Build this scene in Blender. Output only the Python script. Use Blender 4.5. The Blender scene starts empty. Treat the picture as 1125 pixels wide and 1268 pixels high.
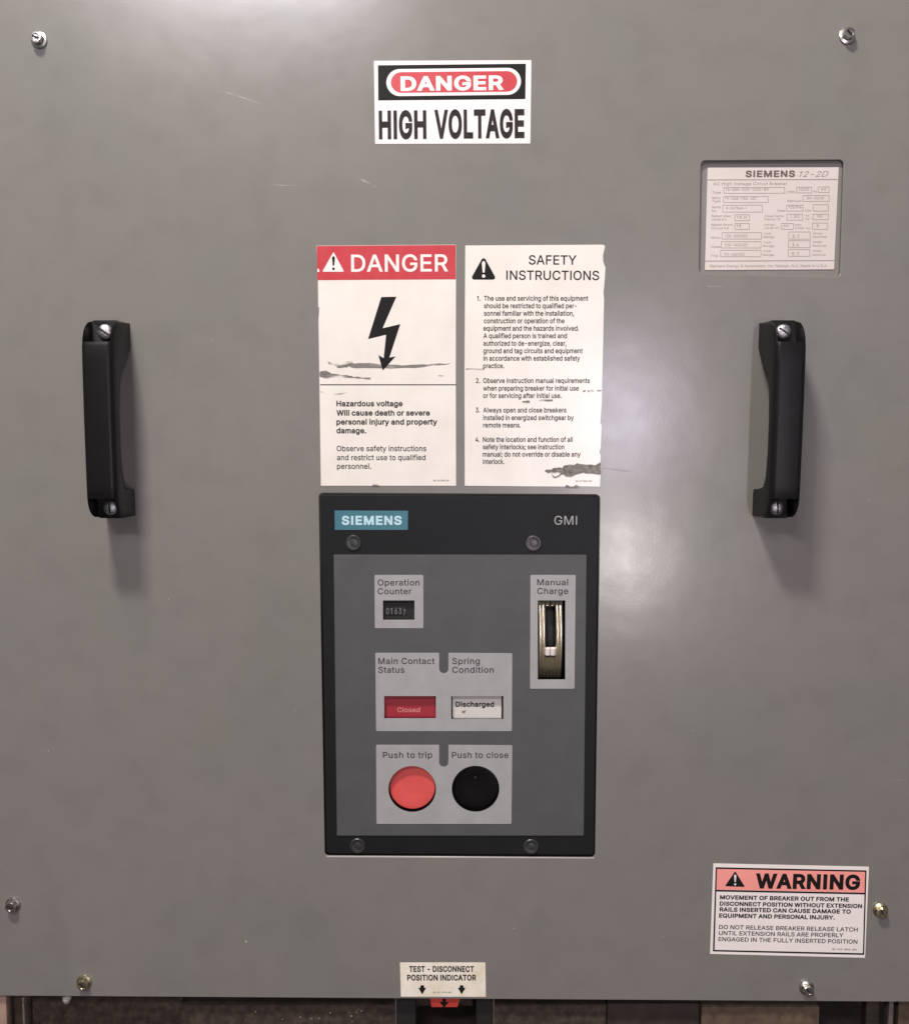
import bpy, bmesh, math, random, json
from mathutils import Vector, Matrix
random.seed(7)
S = bpy.context.scene

# ---------------------------------------------------------------- camera
F = 1150.0                      # focal length in photo pixels (photo 1125 x 1268)
Z0 = 0.920                      # distance of the lens from the steel cover
PITCH = math.radians(5.1)
ZC = 0.530                      # height of the middle of the view
cam_d = bpy.data.cameras.new('camera'); cam = bpy.data.objects.new('camera', cam_d)
S.collection.objects.link(cam); S.camera = cam
CAM = Vector((0, -Z0, ZC + Z0 * math.tan(PITCH)))
cam.location = CAM
cam.rotation_euler = (math.radians(90) - PITCH, 0, 0)
cam_d.sensor_fit = 'HORIZONTAL'; cam_d.sensor_width = 36.0
cam_d.lens = 36.0 * F / 1125.0
cam_d.clip_start = 0.02; cam_d.clip_end = 60

def W(px, py, d=0.0):
    """place on the wall (or d metres in front of it) of a measured feature"""
    r = Vector((1, 0, 0)); u = Vector((0, math.sin(PITCH), math.cos(PITCH))); f = Vector((0, math.cos(PITCH), -math.sin(PITCH)))
    v = f + r * ((px - 562.5) / F) - u * ((py - 634) / F)
    t = (-d - CAM.y) / v.y
    return CAM + v * t

# ---------------------------------------------------------------- world, lamps, exposure
w = bpy.data.worlds.new("World"); S.world = w; w.use_nodes = True
bg = w.node_tree.nodes['Background']; bg.inputs[0].default_value = (0.98, 0.95, 1.0, 1); bg.inputs[1].default_value = 0.22
def area(name, loc, target, sx, sy, watts, col):
    l = bpy.data.lights.new(name, 'AREA'); l.shape = 'RECTANGLE'; l.size = sx; l.size_y = sy; l.energy = watts; l.color = col
    o = bpy.data.objects.new(name, l); S.collection.objects.link(o); o.location = loc
    o.rotation_euler = (Vector(target) - Vector(loc)).to_track_quat('-Z', 'Y').to_euler()
    return o
def mirror_lamp(name, px, py, t, sx, sy, watts, col):
    """a lamp in the room whose reflection on the flat cover lands near a given spot"""
    P = W(px, py); v = (P - CAM).normalized(); v.y = -v.y
    return area(name, P + v * t, P, sx, sy, watts, col)
area('overhead_lamp', (-0.50, -1.05, 2.55), (0, 0, 0.55), 0.34, 0.16, 60, (1.0, 0.955, 0.88))
mirror_lamp('ceiling_tube', 285, -84, 2.6, 0.90, 0.27, 30.0, (0.98, 0.93, 1.0))
mirror_lamp('room_lamp_upper', 760, 510, 3.2, 0.15, 0.38, 14.0, (0.90, 0.84, 1.0))
mirror_lamp('room_lamp_lower', 762, 688, 3.2, 0.10, 0.20, 11.0, (1.0, 0.91, 0.93))
S.view_settings.view_transform = 'Standard'; S.view_settings.look = 'None'
S.view_settings.exposure = 0.0; S.view_settings.gamma = 1.0; S.view_settings.use_curve_mapping = False

# ---------------------------------------------------------------- materials
def mat(name, col, rough=0.5, metal=0.0, coat=0.0, var=0.0, vscale=30, bump=0.0, bscale=400, col2=None, v2scale=6, v2=0.0, rvar=0.0, spec=0.5):
    m = bpy.data.materials.new(name); m.use_nodes = True; nt = m.node_tree; b = nt.nodes['Principled BSDF']
    b.inputs['Base Color'].default_value = (*col, 1); b.inputs['Roughness'].default_value = rough
    b.inputs['Metallic'].default_value = metal; b.inputs['Coat Weight'].default_value = coat; b.inputs['Specular IOR Level'].default_value = spec
    tc = nt.nodes.new('ShaderNodeTexCoord')
    def noise(scale, detail=4, rough_=.55):
        n = nt.nodes.new('ShaderNodeTexNoise'); n.inputs['Scale'].default_value = scale; n.inputs['Detail'].default_value = detail
        n.inputs['Roughness'].default_value = rough_
        nt.links.new(tc.outputs['Object'], n.inputs['Vector']); return n
    last = None
    if var > 0:
        n = noise(vscale); r = nt.nodes.new('ShaderNodeMapRange'); r.inputs['From Min'].default_value = .3; r.inputs['From Max'].default_value = .7
        r.inputs['To Min'].default_value = 1 - var; r.inputs['To Max'].default_value = 1 + var
        nt.links.new(n.outputs['Fac'], r.inputs['Value'])
        mx = nt.nodes.new('ShaderNodeMix'); mx.data_type = 'RGBA'; mx.blend_type = 'MULTIPLY'; mx.inputs[0].default_value = 1
        mx.inputs[6].default_value = (*col, 1); nt.links.new(r.outputs[0], mx.inputs[7]); last = mx.outputs[2]
    if col2 and v2 > 0:
        n = noise(v2scale, 5, .6); r = nt.nodes.new('ShaderNodeMapRange'); r.inputs['From Min'].default_value = .42; r.inputs['From Max'].default_value = .72
        r.inputs['To Max'].default_value = v2
        nt.links.new(n.outputs['Fac'], r.inputs['Value'])
        mx = nt.nodes.new('ShaderNodeMix'); mx.data_type = 'RGBA'; nt.links.new(r.outputs[0], mx.inputs[0])
        if last: nt.links.new(last, mx.inputs[6])
        else: mx.inputs[6].default_value = (*col, 1)
        mx.inputs[7].default_value = (*col2, 1); last = mx.outputs[2]
    if last: nt.links.new(last, b.inputs['Base Color'])
    if rvar > 0:
        n = noise(9, 6, .65); r = nt.nodes.new('ShaderNodeMapRange'); r.inputs['From Min'].default_value = .3; r.inputs['From Max'].default_value = .7
        r.inputs['To Min'].default_value = rough - rvar; r.inputs['To Max'].default_value = rough + rvar
        nt.links.new(n.outputs['Fac'], r.inputs['Value']); nt.links.new(r.outputs[0], b.inputs['Roughness'])
    if bump > 0:
        n = noise(bscale, 3); bp = nt.nodes.new('ShaderNodeBump'); bp.inputs['Strength'].default_value = bump; bp.inputs['Distance'].default_value = 0.0004
        nt.links.new(n.outputs['Fac'], bp.inputs['Height']); nt.links.new(bp.outputs[0], b.inputs['Normal'])
    return m

def smear_mat(name, col, amount, scale, stretch, lo=.42, hi=.62):
    """dirt that thins out in streaks"""
    m = mat(name, col, .7); nt = m.node_tree; b = nt.nodes['Principled BSDF']; tc = nt.nodes['Texture Coordinate']
    mp = nt.nodes.new('ShaderNodeMapping'); mp.inputs['Scale'].default_value = stretch
    n = nt.nodes.new('ShaderNodeTexNoise'); n.inputs['Scale'].default_value = scale; n.inputs['Detail'].default_value = 5
    r = nt.nodes.new('ShaderNodeMapRange'); r.inputs['From Min'].default_value = lo; r.inputs['From Max'].default_value = hi; r.inputs['To Max'].default_value = amount
    nt.links.new(tc.outputs['Object'], mp.inputs[0]); nt.links.new(mp.outputs[0], n.inputs['Vector']); nt.links.new(n.outputs['Fac'], r.inputs['Value'])
    nt.links.new(r.outputs[0], b.inputs['Alpha'])
    return m

M = {}
M['paint'] = mat('grey_enamel', (.206, .191, .176), .215, var=.03, vscale=7, bump=.065, bscale=450, rvar=.035, col2=(.186, .182, .152), v2scale=2.2, v2=.6)
def mottle(m):
    # faint pink and green blotches of an old enamel, a slight waviness of the sheet, fine rubbed patches
    nt = m.node_tree; b = nt.nodes['Principled BSDF']; tc = nt.nodes['Texture Coordinate']; L = nt.links
    src = b.inputs['Base Color'].links[0].from_socket
    for sc, c, amt, off in ((5.5, (.214, .186, .178, 1), .5, 3.1), (9.0, (.176, .184, .170, 1), .45, 8.7), (30, (.150, .140, .128, 1), .25, 1.3)):
        mp = nt.nodes.new('ShaderNodeMapping'); mp.inputs['Location'].default_value = (off, off, off)
        n = nt.nodes.new('ShaderNodeTexNoise'); n.inputs['Scale'].default_value = sc; n.inputs['Detail'].default_value = 5
        r = nt.nodes.new('ShaderNodeMapRange'); r.inputs['From Min'].default_value = .48; r.inputs['From Max'].default_value = .70; r.inputs['To Max'].default_value = amt
        x = nt.nodes.new('ShaderNodeMix'); x.data_type = 'RGBA'; x.inputs[7].default_value = c
        L.new(tc.outputs['Object'], mp.inputs[0]); L.new(mp.outputs[0], n.inputs['Vector']); L.new(n.outputs['Fac'], r.inputs['Value'])
        L.new(r.outputs[0], x.inputs[0]); L.new(src, x.inputs[6]); src = x.outputs[2]
    L.new(src, b.inputs['Base Color'])
    fine = b.inputs['Normal'].links[0].from_node
    n = nt.nodes.new('ShaderNodeTexNoise'); n.inputs['Scale'].default_value = 16; n.inputs['Detail'].default_value = 2
    bp = nt.nodes.new('ShaderNodeBump'); bp.inputs['Strength'].default_value = .5; bp.inputs['Distance'].default_value = .0006
    L.new(tc.outputs['Object'], n.inputs['Vector']); L.new(n.outputs['Fac'], bp.inputs['Height']); L.new(bp.outputs[0], fine.inputs['Normal'])
mottle(M['paint'])
M['lit_edge'] = mat('pale_lit_edge', (.62, .60, .57), .4, .3)  # pale colour for the light caught on the cutout's lower edge
M['recess_paint'] = mat('grey_enamel_inset', (.20, .185, .17), .45, var=.04, vscale=40)
M['black_plastic'] = mat('black_moulded_plastic', (.0070, .0064, .0068), .40, spec=.2, bump=.25, bscale=900, var=.1, vscale=60)
M['bezel'] = mat('black_bezel', (.0090, .0092, .0100), .5, spec=.22, bump=.25, bscale=1200, var=.12, vscale=40)
M['face'] = mat('dark_grey_face', (.078, .0775, .080), .5, spec=.35, bump=.2, bscale=1500, var=.06, vscale=25, col2=(.10, .10, .10), v2scale=35, v2=.35)
M['label_grey'] = mat('light_grey_print', (.345, .340, .335), .5, var=.04, vscale=60, bump=.1, bscale=1200, col2=(.27, .26, .25), v2scale=45, v2=.4)
M['white'] = mat('white_vinyl', (.79, .735, .67), .26, var=.02, vscale=30, col2=(.62, .56, .48), v2scale=22, v2=.35, bump=.05, bscale=120)
M['white2'] = mat('white_vinyl_cool', (.78, .725, .705), .32, var=.02, vscale=30)
M['white3'] = mat('white_vinyl_warm', (.88, .80, .765), .35, var=.02, vscale=30)
M['cream'] = mat('cream_vinyl', (.90, .83, .72), .4, var=.03, vscale=60, col2=(.62, .52, .26), v2scale=45, v2=.5)
M['red'] = mat('red_print', (.50, .034, .046), .35, var=.05, vscale=50, col2=(.56, .08, .09), v2scale=60, v2=.4)
M['salmon'] = mat('faded_red_print', (.93, .335, .29), .4, var=.05, vscale=60)
M['ink'] = mat('black_print', (.011, .0095, .0095), .5, spec=.15)
M['ink_soft'] = mat('worn_black_print', (.017, .014, .014), .5, spec=.15, var=.4, vscale=300, col2=(.09, .08, .07), v2scale=130, v2=.3)
M['ink_label'] = mat('dark_grey_print', (.030, .029, .032), .5, spec=.3)
M['ink_plate'] = mat('etched_brown_print', (.29, .235, .215), .55)
M['ink_plate2'] = mat('etched_dark_print', (.12, .085, .08), .5)
M['print_glint_white'] = mat('white_print_and_glint', (.80, .74, .70), .4)
M['print_blue'] = mat('pale_blue_print', (.48, .66, .72), .45)
M['teal'] = mat('teal_badge', (.045, .165, .205), .4, var=.06, vscale=60)
M['digit'] = mat('dim_digit', (.17, .17, .175), .6)
M['red_soft'] = mat('dim_pink_print', (.62, .22, .21), .6)
M['plate'] = mat('brushed_plate', (.66, .59, .56), .42, .15, var=.04, vscale=60, col2=(.60, .52, .40), v2scale=30, v2=.5)
M['zinc'] = mat('bright_zinc', (.56, .53, .50), .30, 1.0, var=.12, vscale=400, bump=.3, bscale=700)
M['zinc_y'] = mat('yellow_zinc', (.62, .56, .38), .30, 1.0, var=.15, vscale=400, bump=.3, bscale=700)
M['screw'] = mat('raw_screw_steel', (.50, .49, .50), .36, .9, var=.45, vscale=500, bump=1.0, bscale=900)
M['black_screw'] = mat('blackened_screw', (.07, .066, .068), .38, .6, var=.1, vscale=300)
M['wheel'] = mat('dull_brass_steel', (.97, .89, .70), .34, 1.0, var=.08, vscale=300)
M['red_flag'] = mat('deep_red_flag', (.33, .016, .028), .45, var=.06, vscale=80)
M['white_flag'] = mat('off_white_flag', (.62, .58, .53), .5, var=.05, vscale=80)
M['red_button'] = mat('red_button_plastic', (.68, .082, .072), .55, var=.05, vscale=60, bump=.1, bscale=800)
M['black_button'] = mat('black_button_plastic', (.0045, .004, .0042), .38, spec=.12, bump=.2, bscale=900)
M['dark_cavity'] = mat('dark_housing', (.01, .009, .009), .7)
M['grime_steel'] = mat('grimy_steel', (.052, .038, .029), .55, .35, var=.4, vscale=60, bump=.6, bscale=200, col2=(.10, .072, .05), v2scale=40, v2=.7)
M['grime_shaded'] = mat('shaded_front_grime', (.026, .0165, .012), .8, var=.5, vscale=60, bump=.6, bscale=200, col2=(.085, .058, .040), v2scale=90, v2=.9)  # darker grime for ledge fronts, their shade put into the colour
M['floor'] = mat('dirty_floor', (.036, .022, .017), .8, var=.4, vscale=50, bump=.8, bscale=160, col2=(.03, .022, .018), v2scale=35, v2=.7)
M['concrete'] = mat('stained_concrete', (.105, .070, .043), .85, var=.5, vscale=90, bump=1, bscale=180, col2=(.07, .045, .032), v2scale=45, v2=.8)
M['pink_metal'] = mat('primed_bar', (.42, .28, .22), .5, .2, var=.2, vscale=60)
M['guide'] = mat('worn_guide_steel', (.17, .14, .12), .5, .3, var=.3, vscale=100)
M['deep_shade'] = mat('black_shade', (.01, .008, .007), .8)  # near-black for the shadow beside the rails and for screw slots
M['flag_red'] = mat('red_decal', (.72, .07, .05), .45, var=.1, vscale=120)
M['foam'] = mat('pale_sealant', (.36, .33, .28), .8, bump=.5, bscale=200)
M['wall'] = mat('dark_wall', (.05, .045, .04), .9, var=.2, vscale=5)
M['scratch'] = smear_mat('pale_scratch', (.50, .48, .45), .6, 60, (1, 1, 5), .35, .6)
M['scuff'] = smear_mat('rusty_scuff', (.30, .21, .19), .3, 60, (1, 1, 3), .35, .7)
M['dirt'] = smear_mat('grey_smear', (.17, .15, .135), .85, 60, (1, 1, 3), .32, .56)
M['dirt_band'] = smear_mat('rubbed_grey_band', (.20, .175, .16), .78, 90, (.4, 1, 1), .22, .45)
M['dirt_light'] = smear_mat('faint_grey_smear', (.25, .22, .20), .55, 50, (1, 1, 7), .38, .62)
M['tear'] = mat('worn_through_patch', (.15, .132, .118), .6, var=.4, vscale=260, col2=(.30, .275, .25), v2scale=220, v2=.9)

# ---------------------------------------------------------------- object helpers
def tag(o, label=None, cat=None, group=None, kind=None):
    if label: o['label'] = label
    if cat: o['category'] = cat
    if group: o['group'] = group
    if kind: o['kind'] = kind
    return o
def empty(name, loc, label, cat, group=None):
    o = bpy.data.objects.new(name, None); o.empty_display_size = .02; S.collection.objects.link(o); o.location = loc
    return tag(o, label, cat, group)
def wloc(o):
    v = Vector((0, 0, 0))
    while o: v += o.location; o = o.parent
    return v
def link(name, bm, m, parent=None, loc=None, smooth=True, angle=35):
    """world-space bmesh -> one object; its origin is loc (or the parent's place)"""
    if loc is None: loc = wloc(parent) if parent else Vector((0, 0, 0))
    loc = Vector(loc)
    bmesh.ops.translate(bm, verts=bm.verts, vec=-loc)
    me = bpy.data.meshes.new(name); bm.to_mesh(me); bm.free()
    if smooth and len(me.polygons):
        me.shade_smooth(); me.set_sharp_from_angle(angle=math.radians(angle))
    mats = m if isinstance(m, (list, tuple)) else [m]
    for x in mats: me.materials.append(x)
    o = bpy.data.objects.new(name, me); S.collection.objects.link(o)
    if parent: o.parent = parent; o.location = loc - wloc(parent)
    else: o.location = loc
    return o

def fill(contours, half=0.0):
    """contours [(x, z)...] -> bmesh standing in the wall plane, y = -/+ half"""
    cu = bpy.data.curves.new('tmp', 'CURVE'); cu.dimensions = '2D'; cu.fill_mode = 'BOTH' if half > 0 else 'FRONT'; cu.extrude = half
    for c in contours:
        s = cu.splines.new('POLY'); s.points.add(len(c) - 1); s.use_cyclic_u = True
        for i, p in enumerate(c): s.points[i].co = (p[0] * 100, p[1] * 100, 0, 1)
    cu.extrude = half * 100
    o = bpy.data.objects.new('tmp', cu); me = bpy.data.meshes.new_from_object(o)
    bm = bmesh.new(); bm.from_mesh(me); bpy.data.meshes.remove(me); bpy.data.objects.remove(o); bpy.data.curves.remove(cu)
    for v in bm.verts: v.co = Vector((v.co.x / 100, -v.co.z / 100, v.co.y / 100))
    return bm
def plate(contours, d0, d1, bevel=0.0, seg=2):
    bm = fill(contours, (d1 - d0) / 2)
    bmesh.ops.remove_doubles(bm, verts=bm.verts, dist=2e-6)
    bmesh.ops.translate(bm, verts=bm.verts, vec=(0, -(d0 + d1) / 2, 0))
    if bevel > 0:
        yf = -d1; es = []
        for e in bm.edges:
            if all(abs(v.co.y - yf) < 1e-6 for v in e.verts) and len(e.link_faces) == 2:
                if abs(e.link_faces[0].normal.dot(e.link_faces[1].normal)) < .3: es.append(e)
        bm.normal_update()
        es = [e for e in bm.edges if all(abs(v.co.y - yf) < 1e-6 for v in e.verts) and len(e.link_faces) == 2 and abs(e.link_faces[0].normal.dot(e.link_faces[1].normal)) < .3]
        bmesh.ops.bevel(bm, geom=es, offset=bevel, segments=seg, profile=.5, affect='EDGES')
    bmesh.ops.recalc_face_normals(bm, faces=bm.faces)
    return bm
def flat(contours, d):
    bm = fill(contours); bmesh.ops.translate(bm, verts=bm.verts, vec=(0, -d, 0)); return bm
def box(bm, x0, x1, y0, y1, z0, z1, bev=0.0):
    r = bmesh.ops.create_cube(bm, size=1); vs = r['verts']
    bmesh.ops.scale(bm, verts=vs, vec=(x1 - x0, y1 - y0, z1 - z0)); bmesh.ops.translate(bm, verts=vs, vec=((x0 + x1) / 2, (y0 + y1) / 2, (z0 + z1) / 2))
    if bev:
        es = list({e for v in vs for e in v.link_edges}); bmesh.ops.bevel(bm, geom=es, offset=bev, segments=2, profile=.5, affect='EDGES')
    return bm
def lathe(prof, x, z, seg=40, bm=None):
    """profile [(radius, depth towards the room)...] about the axis that leaves the wall at (x, z)"""
    bm = bm or bmesh.new(); rings = []
    for r, d in prof:
        if r < 1e-7: rings.append([bm.verts.new((x, -d, z))]); continue
        rings.append([bm.verts.new((x + r * math.cos(2 * math.pi * k / seg), -d, z + r * math.sin(2 * math.pi * k / seg))) for k in range(seg)])
    for a, b in zip(rings, rings[1:]):
        for k in range(seg):
            k2 = (k + 1) % seg
            if len(a) == 1: bm.faces.new((a[0], b[k2], b[k]))
            elif len(b) == 1: bm.faces.new((a[k], a[k2], b[0]))
            else: bm.faces.new((a[k], a[k2], b[k2], b[k]))
    bmesh.ops.recalc_face_normals(bm, faces=bm.faces)
    return bm
def rnd(pts, r, n=5):
    """round the corners of a polygon; r one radius or one per corner"""
    out = []; m = len(pts)
    for i in range(m):
        rr = r[i] if isinstance(r, (list, tuple)) else r
        p = Vector(pts[i]); a = (Vector(pts[i - 1]) - p).normalized(); b = (Vector(pts[(i + 1) % m]) - p).normalized()
        if rr <= 0: out.append(tuple(p)); continue
        ang = a.angle(b); t = rr / math.tan(ang / 2); c = p + (a + b).normalized() * (rr / math.sin(ang / 2))
        s = p + a * t - c; e = p + b * t - c
        for k in range(n + 1):
            f = k / n; th = s.angle(e) * f; A = s.angle(e)
            v = (s * math.sin(A - th) + e * math.sin(th)) / math.sin(A); out.append(tuple(c + v))
    return out
def conv(ox, oy, sc):
    return lambda x, y: (ox + x / sc, oy + y / sc)
ident = lambda x, y: (x, y)
def P(pts, cv=ident, d=0.0):
    """measured outline -> (x, z) on the wall"""
    o = []
    for x, y in pts:
        p = W(*cv(x, y), d); o.append((p.x, p.z))
    return o
def quad(x0, y0, x1, y1): return [(x0, y0), (x1, y0), (x1, y1), (x0, y1)]
def oct_(cx, cz, r, n=48, ph=0): return [(cx + r * math.cos(2 * math.pi * k / n + ph), cz + r * math.sin(2 * math.pi * k / n + ph)) for k in range(n)]

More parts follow.
